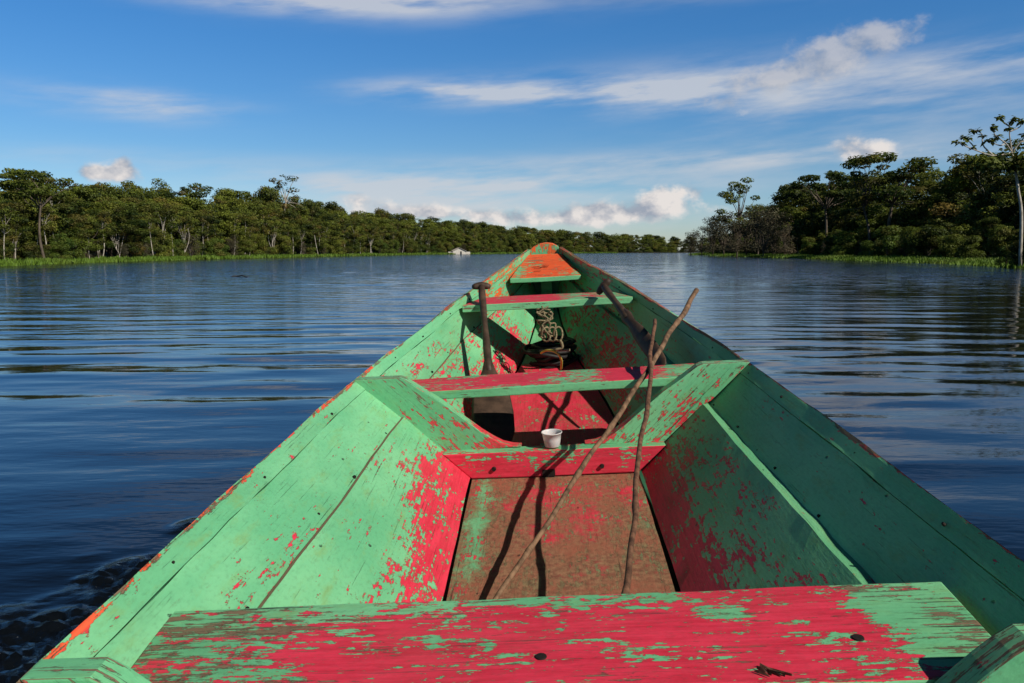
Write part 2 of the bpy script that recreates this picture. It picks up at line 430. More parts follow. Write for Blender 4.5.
# planks of the sides: rows along y, columns across
def side_plank(name, side, y0, y1, inner_fn, thick, wearf, off, label=None, ncol=7, ledge=0.0):
    ys = np.linspace(y0, y1, int((y1 - y0) / .045) + 1)
    vin, uvs = [], []
    rows = []
    for y in ys:
        a, b = inner_fn(y, side)                      # lower edge, upper edge: (half, z)
        r = []
        for k in range(ncol):
            f = k / (ncol - 1)
            x = a[0] + (b[0] - a[0]) * f; z = a[1] + (b[1] - a[1]) * f
            # outward normal in section
            nx, nz = (b[1] - a[1]), -(b[0] - a[0]); L = math.hypot(nx, nz)
            r.append((x, z, nx / L, nz / L, f, math.hypot(b[0] - a[0], b[1] - a[1])))
        rows.append(r)
    verts = []; uv = []
    n = len(ys); idx = {}
    for layer in (0, 1):
        for i, y in enumerate(ys):
            for k in range(ncol):
                x, z, nx, nz, f, wd = rows[i][k]
                d = thick * layer
                if ledge and layer and k == ncol - 1:
                    nx, nz, d = 1.0, -.03, ledge
                v = wob((side * (x + nx * d), y, z + nz * d), .0065, 2.0, side * 3.1)
                e = mn.noise(Vector((y * 9, off, k * .1))) * .0036 if k in (0, ncol - 1) else 0
                v.z += e
                idx[layer, i, k] = len(verts); verts.append(v); uv.append((y + off, f * wd + off * 1.7 + (thick * 3 if layer else 0)))
    F_ = []
    for i in range(n - 1):
        for k in range(ncol - 1):
            F_.append((idx[0, i, k], idx[0, i + 1, k], idx[0, i + 1, k + 1], idx[0, i, k + 1]))
            F_.append((idx[1, i, k], idx[1, i, k + 1], idx[1, i + 1, k + 1], idx[1, i + 1, k]))
        for k in (0, ncol - 1):
            F_.append((idx[0, i, k], idx[1, i, k], idx[1, i + 1, k], idx[0, i + 1, k]))
    for i in (0, n - 1):
        for k in range(ncol - 1):
            F_.append((idx[0, i, k], idx[0, i, k + 1], idx[1, i, k + 1], idx[1, i, k]))
    def wf(v, nrm):
        g, gz, l, lz, c, cz = stat(v.y)
        return wearf(v, nrm, (v.z - cz) / (gz - cz + 1e-6))
    return wear_mesh(name, verts, F_, None, wf, boat, .0, label=label, uv_list=uv)

SPL = .76        # where the narrow gunwale strake starts on the upper side
GAP = .0016
def up_in(y, side):
    g, gz, l, lz, c, cz = stat(y)
    g = g - .016
    l2 = l + (.026 if side > 0 else .008); lz2 = lz - .004
    return (l2, lz2), (l2 + (g - l2) * SPL, lz2 + (gz - lz2) * SPL - GAP)
def strake_in(y, side):
    g, gz, l, lz, c, cz = stat(y)
    g = g - .016; l2 = l + (.026 if side > 0 else .008); lz2 = lz - .004
    return (l2 + (g - l2) * SPL, lz2 + (gz - lz2) * SPL + GAP), (g, gz)
def low_in(y, side):
    g, gz, l, lz, c, cz = stat(y)
    return (c + .004, cz + .006), (l, lz)

def wear_up_left(v, n, f):
    y = v.y
    r = .13 + .30 * gs(y, f, .75, .72, .28, .12) + .22 * gs(y, f, .35, .75, .2, .1) + .16 * gs(y, f, -1.2, .65, .3, .1)
    r += .25 * gs(y, f, -1.5, .6, .12, .03) + .15 * gs(y, f, 1.9, .8, .5, .3)
    wd = .14 + .10 * gs(y, f, -1.2, .65, .5, .1)
    o = 0.0
    if y > 1.5: o = 1.0; r += .20 * min(1, (y - 1.5) * 2)
    if f < .60 and y < 1.2: r += .10; wd += .18
    return (r, wd, o, .0)
def wear_strake_left(v, n, f):
    y = v.y; rim = f > .985
    r = .12; wd = .12; o = 0
    if y > 1.45: o = 1.0; r = .26 + .17 * min(1, (y - 1.45) * 2)
    if rim: r = .50; o = .75; wd = .46
    r += .12 * gs(y, f, -1.35, 1.0, .10, .04) + .22 * gs(y, f, -.55, 1.0, .08, .03)
    if r > .3 and y < 1.45: o = max(o, .7)
    return (r, wd, o, 0)
def wear_up_right(v, n, f):
    r = .13 + .12 * gs(v.y, f, .9, .7, .5, .2)
    if v.y > 1.6: r += .26
    return (r, .14 + (.18 if f < .6 else 0), 0, 0)
def wear_strake_right(v, n, f):
    r = .10; wd = .10; o = 0
    if v.y > 1.6: r += .26
    if f > .985: r, wd, o = .60, .55, .5
    return (r, wd, o, 0)
def wear_low_left(v, n, f):
    y = v.y
    q = f / .58
    lim = np.interp(y, [-2, -1.2, -.9, -.5, -.2, 0, .3, 1.6, 2.4], [.30, .34, .40, .50, .62, .52, .5, .5, .5])
    r = .18 + .46 * float(smooth01(lim + .30, lim - .26, q)) + .12 * float(smooth01(.30, .05, q))
    r += .34 * gs(y, q, -.18, .62, .14, .16) + .22 * gs(y, q, -.55, .55, .14, .1)
    if y > .35: r = .38 + .26 * float(smooth01(.75, .25, q)) - .15 * gs(y, q, .9, .4, .15, .3)
    if y > 1.9: r = .25
    wd = .14
    if n.z > .95: wd = .85; r = .3
    return (r, wd, 0.0, .12 + .2 * float(smooth01(.14, .0, q)))
def wear_low_right(v, n, f):
    y = v.y; q = f / .58
    r = .34 + .38 * float(smooth01(.60, .10, q)) + .16 * gs(y, q, -.25, .5, .25, .35)
    if y > .35: r = .36 + .2 * gs(y, q, 1.1, .4, .5, .4)
    if q > .96: return (.14, .20, 0, 0)
    return (r, .14, 0, .12)

Y0, Y1 = -4.55, 2.45
side_plank('side_plank', -1, Y0, Y1, low_in, .026, wear_low_left, 3.3, ncol=9, ledge=.008)
side_plank('side_plank', 1, Y0, Y1, low_in, .026, wear_low_right, 7.9, ncol=9, ledge=.034)
side_plank('side_plank', -1, Y0, Y1, up_in, .020, wear_up_left, 12.1, ncol=9)
side_plank('side_plank', 1, Y0, Y1, up_in, .020, wear_up_right, 17.7, ncol=9)
side_plank('gunwale_strake', -1, Y0, Y1, strake_in, .020, wear_strake_left, 23.4, ncol=7)
side_plank('gunwale_strake', 1, Y0, Y1, strake_in, .020, wear_strake_right, 29.2, ncol=7)

# rusty nail heads along the seams
def nails():
    rng = random.Random(8)
    for side in (-1, 1):
        for fn, fr in ((strake_in, .30), (up_in, .10)):
            y = -1.45 + rng.random() * .2
            while y < 1.9:
                a, b = fn(y, side); f = fr + rng.uniform(-.05, .05)
                x = a[0] + (b[0] - a[0]) * f; z = a[1] + (b[1] - a[1]) * f
                nx, nz = -(b[1] - a[1]), (b[0] - a[0]); L = math.hypot(nx, nz)
                nrm = Vector((side * nx / L, 0, nz / L))
                bm = bmesh.new()
                M = Matrix.Translation(Vector((side * x, y, z)) + nrm * .0015) @ nrm.to_track_quat('Z', 'Y').to_matrix().to_4x4()
                r = rng.uniform(.0035, .0062)
                bmesh.ops.create_cone(bm, cap_ends=True, segments=9, radius1=r, radius2=r * .7, depth=.006, matrix=M)
                me = bpy.data.meshes.new('nail'); bm.to_mesh(me); bm.free(); me.materials.append(M_HOLE)
                obj('nail', me, boat)
                y += rng.uniform(.26, .60)
nails()

# outer skin under the planks, closed at both ends
def outer_hull():
    ys = np.linspace(Y0 - .01, Y1 + .012, 150)
    V, F_ = [], []
    for y in ys:
        g, gz, l, lz, c, cz = [float(q) for q in stat(y)]
        pts = [(g + .010, gz - .03), (l + .047, lz - .04), (c + .026, cz - .036), (0, cz - .040)]
        row = [(-a, y, z) for a, z in pts] + [(a, y, z) for a, z in reversed(pts[:-1])]
        V += row
    k = 7
    for i in range(len(ys) - 1):
        for j in range(k - 1):
            F_.append((i * k + j, i * k + j + 1, (i + 1) * k + j + 1, (i + 1) * k + j))
    F_.append(tuple(range(k))); F_.append(tuple((len(ys) - 1) * k + j for j in range(k)))
    me = mesh_np('hull', V, F_, M_HULL)
    return obj('hull', me, boat)
outer_hull()

# bottom board
def bottom():
    ys = np.linspace(Y0, Y1, 150); nc = 13
    V, F_, UV = [], [], []
    for i, y in enumerate(ys):
        g, gz, l, lz, c, cz = stat(y)
        for k in range(nc):
            f = k / (nc - 1) * 2 - 1
            x = f * (c - .004)
            V.append(wob((x, y, cz), .003, 2.0, 5)); UV.append((y + 40, x + 3))
    for i in range(len(ys) - 1):
        for k in range(nc - 1):
            F_.append((i * nc + k, i * nc + k + 1, (i + 1) * nc + k + 1, (i + 1) * nc + k))
    def wf(v, n):
        x, y = v.x, v.y
        r = .70; mud = .74
        r -= .45 * gs(x, 0, -.26, 0, .05, 9) * (1 if y > -.8 else .5)
        r -= .28 * gs(x, 0, .28, 0, .03, 9)
        if y > .1: mud = .40; r = .80
        mud -= .30 * gs(x, y, .02, -.18, .2, .16) + .20 * gs(x, y, .05, -.5, .16, .14)
        mud -= .28 * gs(x, 0, -.26, 0, .04, 9) + .22 * gs(x, y, .27, -.2, .03, .25)
        if y > 1.6: r = .2
        return (r, .18, 0, mud)
    wear_mesh('bottom_board', V, F_, None, wf, boat, uv_list=UV)
bottom()

# generic subdivided box between two x-profiles, grain along x
def crossbar(name, ya_fn, yb_fn, xl, xr, xl2, xr2, z_fn, thick, wearf, off, bevel=.004, nx=40, ny=6, parent=boat, label=None, amp=.0035):
    """top sheet: front edge y=ya(x) from xl..xr, back edge y=yb(x) from xl2..xr2"""
    V, F_ = [], []; idx = {}
    for lay in (0, 1):
        for i in range(nx + 1):
            for j in range(ny + 1):
                f = i / nx; g = j / ny
                xa = xl + (xr - xl) * f; xb = xl2 + (xr2 - xl2) * f
                x = xa + (xb - xa) * g
                y = ya_fn(x) * (1 - g) + yb_fn(x) * g
                z = z_fn(x, y) - thick * lay
                v = wob((x, y, z), amp, 3.0, off)
                if j in (0, ny): v.y += mn.noise(Vector((x * 14, off, j))) * .0018
                idx[lay, i, j] = len(V); V.append(v)
    for i in range(nx):
        for j in range(ny):
            F_.append((idx[0, i, j], idx[0, i + 1, j], idx[0, i + 1, j + 1], idx[0, i, j + 1]))
            F_.append((idx[1, i, j], idx[1, i, j + 1], idx[1, i + 1, j + 1], idx[1, i + 1, j]))
        for j in (0, ny):
            F_.append((idx[0, i, j], idx[1, i, j], idx[1, i + 1, j], idx[0, i + 1, j]))
    for j in range(ny):
        for i in (0, nx):
            F_.append((idx[0, i, j], idx[0, i, j + 1], idx[1, i, j + 1], idx[1, i, j]))
    def uvf(v, n):
        if abs(n.z) > .6: return (v.x + off, v.y + off * 1.3)
        return (v.x + off, v.z + off * 1.3 + 2)
    return wear_mesh(name, V, F_, uvf, wearf, parent, bevel, label=label)

def disc(name, p, r, h, mat, parent, axis='Z', segs=14, squash=1.0):
    bm = bmesh.new()
    M = Matrix.Translation(p)
    if axis == 'Y': M = M @ Matrix.Rotation(R_(90), 4, 'X')
    bmesh.ops.create_cone(bm, cap_ends=True, segments=segs, radius1=r, radius2=r * .82, depth=h, matrix=M @ Matrix.Diagonal((1, squash, 1, 1)))
    me = bpy.data.meshes.new(name); bm.to_mesh(me); bm.free(); me.materials.append(mat)
    return obj(name, me, parent)

# near seat plank
ZS = .313
def w_seat(v, n):
    x = v.x; y = v.y
    if n.z > .5:
        r = .69 - .57 * float(smooth01(.44, .56, x + (y + 1.6) * .25)) - .34 * float(smooth01(-.36, -.62, x + (y + 1.6) * .3))
        r -= .34 * gs(x, y, .05, -1.51, .26, .035) + .16 * gs(x, y, .28, -1.58, .08, .02) + .12 * gs(x, y, .1, -1.7, .12, .03)
        r -= .30 * gs(x, y, -.45, -1.52, .28, .03)
        wd = .31 + .17 * float(smooth01(-.28, -.56, x)) + .13 * float(smooth01(.45, .6, x))
        return (r, wd, 0, .0)
    return (.35, .35, 0, 0)
seat = crossbar('thwart', lambda x: -1.784, lambda x: -1.505 + .012 * x, -.672, .652, -.694, .664, lambda x, y: ZS, .034, w_seat, 51.3, nx=60, ny=16)
for q in ((237, 660), (541, 657), (858, 638)):
    p = at_px(q[0], q[1], 2, ZS)
    disc('bolt_or_hole', (p.x, p.y, ZS - .0005), .0105, .005, M_HOLE, seat)  # dark disc painted as the shaded inside of an empty bolt hole
# splintered gouge in the seat
def splinter():
    p = at_px(762, 672, 2, ZS)
    rng = random.Random(4); V = []; F_ = []
    for s in range(5):
        x0 = p.x + (s - 2) * .006; y0 = p.y + .012 - abs(s - 2) * .006
        L = .018 + rng.random() * .03; wv = .0014 + rng.random() * .002
        a = -.9 + rng.random() * .5
        d = Vector((math.cos(a), math.sin(a), 0)); nn = Vector((-d.y, d.x, 0))
        b0 = len(V)
        q = Vector((x0, y0, ZS + .002))
        for k in range(4):
            c = q + d * (L * k / 3); ww = wv * (1 - abs(k / 3 - .4))
            V += [c + nn * ww, c + Vector((0, 0, .006 * math.sin(k + s))) , c - nn * ww]
        for k in range(3):
            i = b0 + k * 3
            F_ += [(i, i + 3, i + 4, i + 1), (i + 1, i + 4, i + 5, i + 2)]
    obj('splintered_gouge', mesh_np('splintered_gouge', V, F_, M_STICK2), seat)
splinter()

# middle thwart
def w_mid(v, n):
    if n.z > .5:
        return (.66 + .14 * gs(v.x, v.y, .28, .1, .12, .3) - .25 * gs(v.x, v.y, -.05, .06, .2, .05) - .12 * gs(v.x, 0, .12, 0, .08, 9)
                - .28 * float(smooth01(.36, .5, v.x)), .22, 0, 0)
    return (.14, .33 if n.y < -.5 else .3, 0, 0)
crossbar('thwart', lambda x: .104, lambda x: .335, -.600, .600, -.560, .560, lambda x, y: .319 + .011 * x, .033, w_mid, 61.9, nx=46, ny=8)
# front thwart
def w_front(v, n):
    if n.z > .5: return (.72 - .32 * float(smooth01(.0, .12, v.x)) + .15 * gs(v.x, v.y, .2, 1.5, .1, .1), .2, 0, 0)
    return (.15, .34, 0, 0)
crossbar('thwart', lambda x: 1.30, lambda x: 1.58, -.432, .432, -.350, .350, lambda x, y: .472, .036, w_front, 71.7, nx=34, ny=8)
# bow seat: small trapezoid, sloping up to the bow
def w_bow(v, n):
    if n.z > .5: return (.70 + .1 * gs(v.x, 0, 0, 0, .1, 9) - .25 * gs(abs(v.x), 0, .17, 0, .03, 9), .36, .85, .15)
    return (.30, .18, 1.0, 0)
bs = crossbar('bow_seat', lambda x: 1.98, lambda x: 2.42, -.212, .205, -.108, .100, lambda x, y: .528 + .105 * (y - 1.98) / .47, .028, w_bow, 81.1, nx=24, ny=12)
for k in range(6):
    s = random.Random(k).uniform
    pp = Vector((-.03 + s(-.035, .035), 2.12 + s(-.05, .06), 0)); pp.z = .529 + .105 * (pp.y - 1.98) / .47 + .001
    a = s(-.5, .5)
    V = [pp + Vector((math.cos(a) * u * .022, math.sin(a) * u * .03 + wv * .004, .001 + .0008 * (wv > 0))) for u in (-1, 0, 1) for wv in (-1, 1)]
    obj('surface_crack', mesh_np('surface_crack', V, [(0, 2, 3, 1), (2, 4, 5, 3)], M_HOLE), bs)
# arched board closing the bow
def bow_board():
    P = [(-.112, .50), (-.110, .645), (-.075, .672), (-.03, .692), (.01, .697), (.05, .690), (.088, .668), (.09, .50)]
    V = []; 
    for y in (2.455, 2.485):
        for x, z in P: V.append(wob((x, y, z), .002, 5, 9))
    n = len(P)
    F_ = [tuple(range(n)), tuple(range(2 * n - 1, n - 1, -1))] + [(i, (i + 1) % n, n + (i + 1) % n, n + i) for i in range(n)]
    def wf(v, nn): return (.26 + .40 * float(smooth01(.65, .70, v.z)), .16, 1.0, 0)
    wear_mesh('bow_board', V, F_, lambda v, nn: (v.z + 90, v.x + 5), wf, boat, .004)
bow_board()
# stem post inside the bow
def stem():
    V = []; 
    for y, z, hw in ((2.05, .20, .040), (2.25, .28, .036), (2.42, .40, .034), (2.452, .53, .034)):
        for sx in (-1, 1): V.append((sx * hw + .0, y, z))
    F_ = [(2 * i, 2 * i + 1, 2 * i + 3, 2 * i + 2) for i in range(3)]
    wear_mesh('stem_post', V, F_, lambda v, nn: (v.z + 95, v.x + 5), lambda v, nn: (.15, .12, 0, 0), boat)
stem()

# frames: two knees and a floor batten
def frame(y0, y1, top_dz=0.0, wl=None, off=100., inner=None, ky=.045):
    for side in (-1, 1):
        P = []
        y = (y0 + y1) / 2
        g, gz, l, lz, c, cz = [float(q) for q in stat(y)]
        g -= .018
        # outline in (half, z): down the hull, back up the inner edge
        out = [(g - .002, gz + .004), (l + .028, lz + .012), (l - .006, lz - .004), (c + .085, .088), (c + .07, .096)]
        inn = inner or [(.115, .1045), (.15, .108), (.185, .118), (.22, .138), (.262, .168), (.33, .226), (.40, .286), (.465, .330), (.525, .372 + (gz - .376)), (.545, gz + .004)]
        P = out + inn
        if inner:
            kx, kz = (.045, .012) if side > 0 else (.012, .004)
            inn = [(x - kx * (x > .35), z + kz * (x > .35)) for x, z in inner]; out = [(out[0][0], out[0][1] + kz * .8)] + out[1:]
            P = out + inn
        V = []
        for yy in (y0 + ky, y1 + ky):
            for x, z in P: V.append(wob((side * x, yy, z), .0025, 4, off + side))
        n = len(P)
        F_ = [tuple(range(n)), tuple(range(2 * n - 1, n - 1, -1))] + [(i, (i + 1) % n, n + (i + 1) % n, n + i) for i in range(n)]
        def wf(v, nn, side=side):
            r = .20 + .30 * gs(v.z, 0, .12, 0, .05, 9) + (.16 if side > 0 else 0) * gs(v.z, 0, .25, 0, .1, 9)
            wd = .24
            if nn.z > .6 and v.z > .35: wd = .40
            if abs(nn.y) < .5 and v.z < .22: r = .62
            return (r, wd + .08, .15, .16)
        def uvf(v, nn, side=side):
            a = (abs(v.x) + v.z) * .7071; b = (v.z - abs(v.x)) * .7071
            return (a + off + side, b + off) if abs(nn.y) > .5 else (a + off + side, v.y + off + 3)
        wear_mesh('frame_knee', V, F_, uvf, wf, boat, .004)
    def wb(v, n):
        if n.z > .5: return (.36, .25, .1, .1)
        return (.80 - .30 * gs(v.x, v.z, -.03, .075, .14, .03) - .22 * gs(abs(v.x), v.z, .26, .07, .05, .04), .24, .0, .22)
    g, gz, l, lz, c, cz = [float(q) for q in stat((y0 + y1) / 2)]
    # batten with bevelled ends following the hull
    V = []; F_ = []; nx, nz = 30, 4; idx = {}
    for lay, yy in enumerate((y0 + .001, y1 + .012)):
        for i in range(nx + 1):
            for k in range(nz + 1):
                h = k / nz; z = .004 + .098 * h
                hw = c + (l - c) * z / lz - .006
                x = -hw + 2 * hw * i / nx
                idx[lay, i, k] = len(V); V.append(wob((x, yy - (0 if lay else .006 * h * 0), z), .0025, 4, off + 7))
    for i in range(nx):
        for k in range(nz):
            F_.append((idx[0, i, k], idx[0, i + 1, k], idx[0, i + 1, k + 1], idx[0, i, k + 1]))
            F_.append((idx[1, i, k], idx[1, i, k + 1], idx[1, i + 1, k + 1], idx[1, i + 1, k]))
        for k in (0, nz): F_.append((idx[0, i, k], idx[1, i, k], idx[1, i + 1, k], idx[0, i + 1, k]))
    for k in range(nz):
        for i in (0, nx): F_.append((idx[0, i, k], idx[0, i, k + 1], idx[1, i, k + 1], idx[1, i, k]))
    bt = wear_mesh('frame_batten', V, F_, lambda v, n: (v.x + off, (v.z if abs(n.y) > .5 else v.y + 3) + off), wb, boat, .005)
    return bt
bt = frame(0.0, .052)
for px, py in ((494, 469), (602, 466)):
    p = at_px(px, py, 1, 0.0); disc('bolt_or_hole', (p.x, -.003, p.z), .0085, .010, M_HOLE, bt, 'Y')
p = at_px(549, 477, 1, 0.0)
lim = bmesh.new(); bmesh.ops.create_cube(lim, size=1, matrix=Matrix.Translation((p.x, .004, .016)) @ Matrix.Diagonal((.046, .014, .026, 1)))
lm = bpy.data.meshes.new('limber_hole'); lim.to_mesh(lm); lim.free(); lm.materials.append(M_HOLE); obj('limber_hole', lm, bt)  # dark block put in for the shade inside the hole
frame(-1.845, -1.789, off=131., ky=.0, inner=[(.2, .1045), (.30, .112), (.38, .135), (.45, .185), (.51, .245), (.565, .302), (.61, .345), (.64, .370), (.665, .386)])

# ------------------------------------------------------------------ tubes
def tube_geo(path, radii, sides=8, caps=True, flat=None):
    path = [Vector(p) for p in path]; V = []; F_ = []
    n = len(path)
    up = Vector((0, 0, 1))
    prev = None
    for i, p in enumerate(path):
        d = (path[min(i + 1, n - 1)] - path[max(i - 1, 0)])
        if d.length < 1e-9: d = Vector((0, 0, 1))
        d.normalize()
        if prev is None:
            a = d.orthogonal().normalized()
        else:
            a = (prev - d * prev.dot(d))
            a = a.normalized() if a.length > 1e-6 else d.orthogonal().normalized()
        prev = a; b = d.cross(a)
        r = radii[i] if hasattr(radii, '__len__') else radii
        for k in range(sides):
            t_ = 2 * math.pi * k / sides
            V.append(p + (a * math.cos(t_) + b * math.sin(t_)) * r)
    for i in range(n - 1):
        for k in range(sides):
            F_.append((i * sides + k, i * sides + (k + 1) % sides, (i + 1) * sides + (k + 1) % sides, (i + 1) * sides + k))
    if caps:
        F_.append(tuple(range(sides - 1, -1, -1))); F_.append(tuple((n - 1) * sides + k for k in range(sides)))
    return V, F_
def join_geo(gs_):
    V, F_ = [], []
    for v, f in gs_:
        o = len(V); V += list(v); F_ += [tuple(i + o for i in q) for q in f]
    return V, F_
def spline(pts, n):
    pts = [Vector(p) for p in pts]; out = []
    P = [pts[0] * 2 - pts[1]] + pts + [pts[-1] * 2 - pts[-2]]
    m = len(pts) - 1
    for i in range(n):
        u = i / (n - 1) * m; k = min(int(u), m - 1); f = u - k
        a, b, c, d = P[k:k + 4]
        out.append(.5 * ((2 * b) + (c - a) * f + (2 * a - 5 * b + 4 * c - d) * f * f + (3 * b - a - 3 * c + d) * f ** 3))
    return out
def to_world(pts): return [MB_ @ Vector(p) for p in pts]

def top_obj(name, V, F_, mat, label, cat, group=None, smooth=True):
    V = [Vector(v) for v in V]
    base = Vector((sum(v.x for v in V) / len(V), sum(v.y for v in V) / len(V), min(v.z for v in V)))
    me = mesh_np(name, [v - base for v in V], F_, mat, smooth=smooth)
    o = obj(name, me); o.location = base
    return tag(o, label, cat, group)

# sticks leaning on the middle thwart
def stick(name, base, contact, over, r0, r1, seed, mat, label, bow=.012):
    rng = random.Random(seed)
    top = contact + (contact - base) * over
    n = 70; pts = []; rad = []
    for i in range(n):
        f = i / (n - 1)
        r = r0 + (r1 - r0) * f
        r *= 1 + .16 * mn.noise(Vector((f * 14, seed, 0))) + .10 * mn.noise(Vector((f * 40, seed, 3)))
        rad.append(r)
        pts.append(base.lerp(top, f) + mn.noise_vector(Vector((f * 5, seed * 3.1, 0))) * .013 + mn.noise_vector(Vector((f * 16, seed * 3.1, 4))) * .006 + Vector((bow * math.sin(f * 3.14), 0, bow * math.sin(f * 3.14))))
    for k in (9, 21, 30, 44, 57): rad[k] *= 1.28
    V, F_ = tube_geo(to_world(pts), rad, 10)
    return top_obj(name, V, F_, mat, label, 'stick')
stick('leaning_stick', at_px(478, 628, 2, .012), at_px(643, 375, 1, .09),   .63, .0062, .0112, 2.0, M_STICK,
      'longer thicker brown stick leaning across the middle thwart, its top over the boat side')
c2 = at_px(649, 370, 1, .09); m2 = at_px(619, 606, 2, .15); b2 = c2 + (m2 - c2) * 1.62
stick('leaning_stick', b2, c2, .27, .0066, .0082, 5.0, M_STICK2,
      'shorter thin reddish stick leaning on the middle thwart right of the long stick')

# paddles
def paddle(a, b, nrm, shaft_f, blade_w, mat, label, grip_w=.05, blade_len=.5):
    """a grip end, b blade tip (boat-local); nrm = blade face normal"""
    a, b = Vector(a), Vector(b); d = (b - a).normalized(); L = (b - a).length
    nrm = Vector(nrm); nrm = (nrm - d * nrm.dot(d)).normalized(); s = d.cross(nrm)
    root = empty('wooden_paddle', label, 'paddle'); root.matrix_world = MB_ @ Matrix.Translation(b)
    sh = tube_geo([a - b + d * (L - blade_len * .85) * (k / 10) for k in range(11)], [.017 + .002 * math.sin(k) for k in range(11)], 10)
    obj('shaft', mesh_np('shaft', *sh, mat, smooth=True), root)
    # grip: short tapered cross piece
    gp = [a - b + s * x + d * (.012 * (abs(x) / grip_w) ** 2 - .012) for x in np.linspace(-grip_w, grip_w, 9)]
    gv = tube_geo(gp, [.011, .016, .018, .019, .021, .019, .018, .016, .011], 10)
    obj('grip', mesh_np('grip', *gv, mat, smooth=True), root)
    prof = [(0, .018, .016), (.12, .030, .013), (.25, .6 * blade_w, .011), (.42, .92 * blade_w, .009), (.62, blade_w, .008), (.82, .95 * blade_w, .007), (.95, .72 * blade_w, .006), (1.0, .38 * blade_w, .005)]
    V, F_ = [], []
    nsec = 12
    for f, wv, th in prof:
        c = (a - b) + d * (L - blade_len + blade_len * f)
        for k in range(nsec):
            u = 2 * math.pi * k / nsec
            V.append(c + s * (wv * math.cos(u)) + nrm * (th * math.sin(u)))
    for i in range(len(prof) - 1):
        for k in range(nsec):
            F_.append((i * nsec + k, i * nsec + (k + 1) % nsec, (i + 1) * nsec + (k + 1) % nsec, (i + 1) * nsec + k))
    F_.append(tuple(range(nsec - 1, -1, -1))); F_.append(tuple((len(prof) - 1) * nsec + k for k in range(nsec)))
    obj('blade', mesh_np('blade', V, F_, mat, smooth=True), root)
    return root
tip = at_px(496, 449, 2, .025)
mid = at_px(483, 305, 1, 1.265)
ext = mid + (mid - tip) * .165
paddle(ext, tip, (0.1, -.6, .8), 0, .088, M_PADDLE, 'dark wooden paddle leaning on the left of the front thwart, blade down on the floor', .045, .60)
tip2 = at_px(664, 366, 1, .36); gr2 = at_px(604, 287, 2, .53)
paddle(gr2, tip2, (-.75, -.1, .66), 0, .036, M_PADDLE, 'dark wooden paddle lying along the shaded right side with its grip on the front thwart', .045, .62)

# plastic cup on the batten
def cup():
    p = at_px(552.5, 449.5, 1, .03); p.z = max(p.z, .106)
    prof = [(.0, .0), (.028, .0), (.030, .003), (.0345, .035), (.0375, .062), (.0405, .063), (.0415, .0655), (.0405, .068), (.0385, .067), (.036, .062), (.033, .035), (.0285, .006), (.0, .005)]
    V, F_ = [], []; n = 28
    for r, z in prof:
        for k in range(n):
            a = 2 * math.pi * k / n; V.append((r * math.cos(a) , r * math.sin(a), z))
    for i in range(len(prof) - 1):
        for k in range(n):
            F_.append((i * n + k, i * n + (k + 1) % n, (i + 1) * n + (k + 1) % n, (i + 1) * n + k))
    root = empty('plastic_cup', 'small white plastic cup standing behind the red batten of the middle frame', 'cup')
    root.matrix_world = MB_ @ Matrix.Translation((p.x, .034, p.z)) @ Matrix.Diagonal((.92, .92, .80, 1))
    obj('cup_wall', mesh_np('cup_wall', V, F_, M_CUP, smooth=True), root)
    bm = bmesh.new(); bmesh.ops.create_circle(bm, cap_ends=True, segments=24, radius=.0325, matrix=Matrix.Translation((0, 0, .032)))
    me = bpy.data.meshes.new('drink'); bm.to_mesh(me); bm.free()
    me.materials.append(simple('coffee_dregs', (.30, .17, .13), (.42, .26, .2), 30, .3, .1)); obj('drink_residue', me, root)
cup()

# ropes in the bow
def rope_bundle():
    rng = random.Random(11); G = []
    c0 = at_px(543, 309, 1, 1.285); c1 = at_px(548, 334, 1, 1.235)
    for s in range(5):
        pts = []
        for k in range(9):
            f = k / 8
            q = c0.lerp(c1, abs(2 * f - 1) * -1 + 1 if s % 2 else f)
            q = q + Vector((rng.uniform(-.045, .045), rng.uniform(-.03, .03), rng.uniform(-.018, .018)))
            pts.append(q)
        G.append(tube_geo(to_world(spline(pts, 60)), .0044, 7))
    for s in range(3):
        q = c1 + Vector((.02 * s - .01, -.01, .0)); loop = []
        for k in range(25):
            a = k / 24 * 2 * math.pi
            loop.append(q + Vector((.022 * math.cos(a) + .01 * s, .01 * math.sin(a * 2), .035 * math.sin(a))))
        G.append(tube_geo(to_world(loop), .0046, 7))
    V, F_ = join_geo(G)
    top_obj('rope_bundle', V, F_, M_ROPE, 'tan knotted rope hanging in loops under the front thwart', 'rope')
rope_bundle()
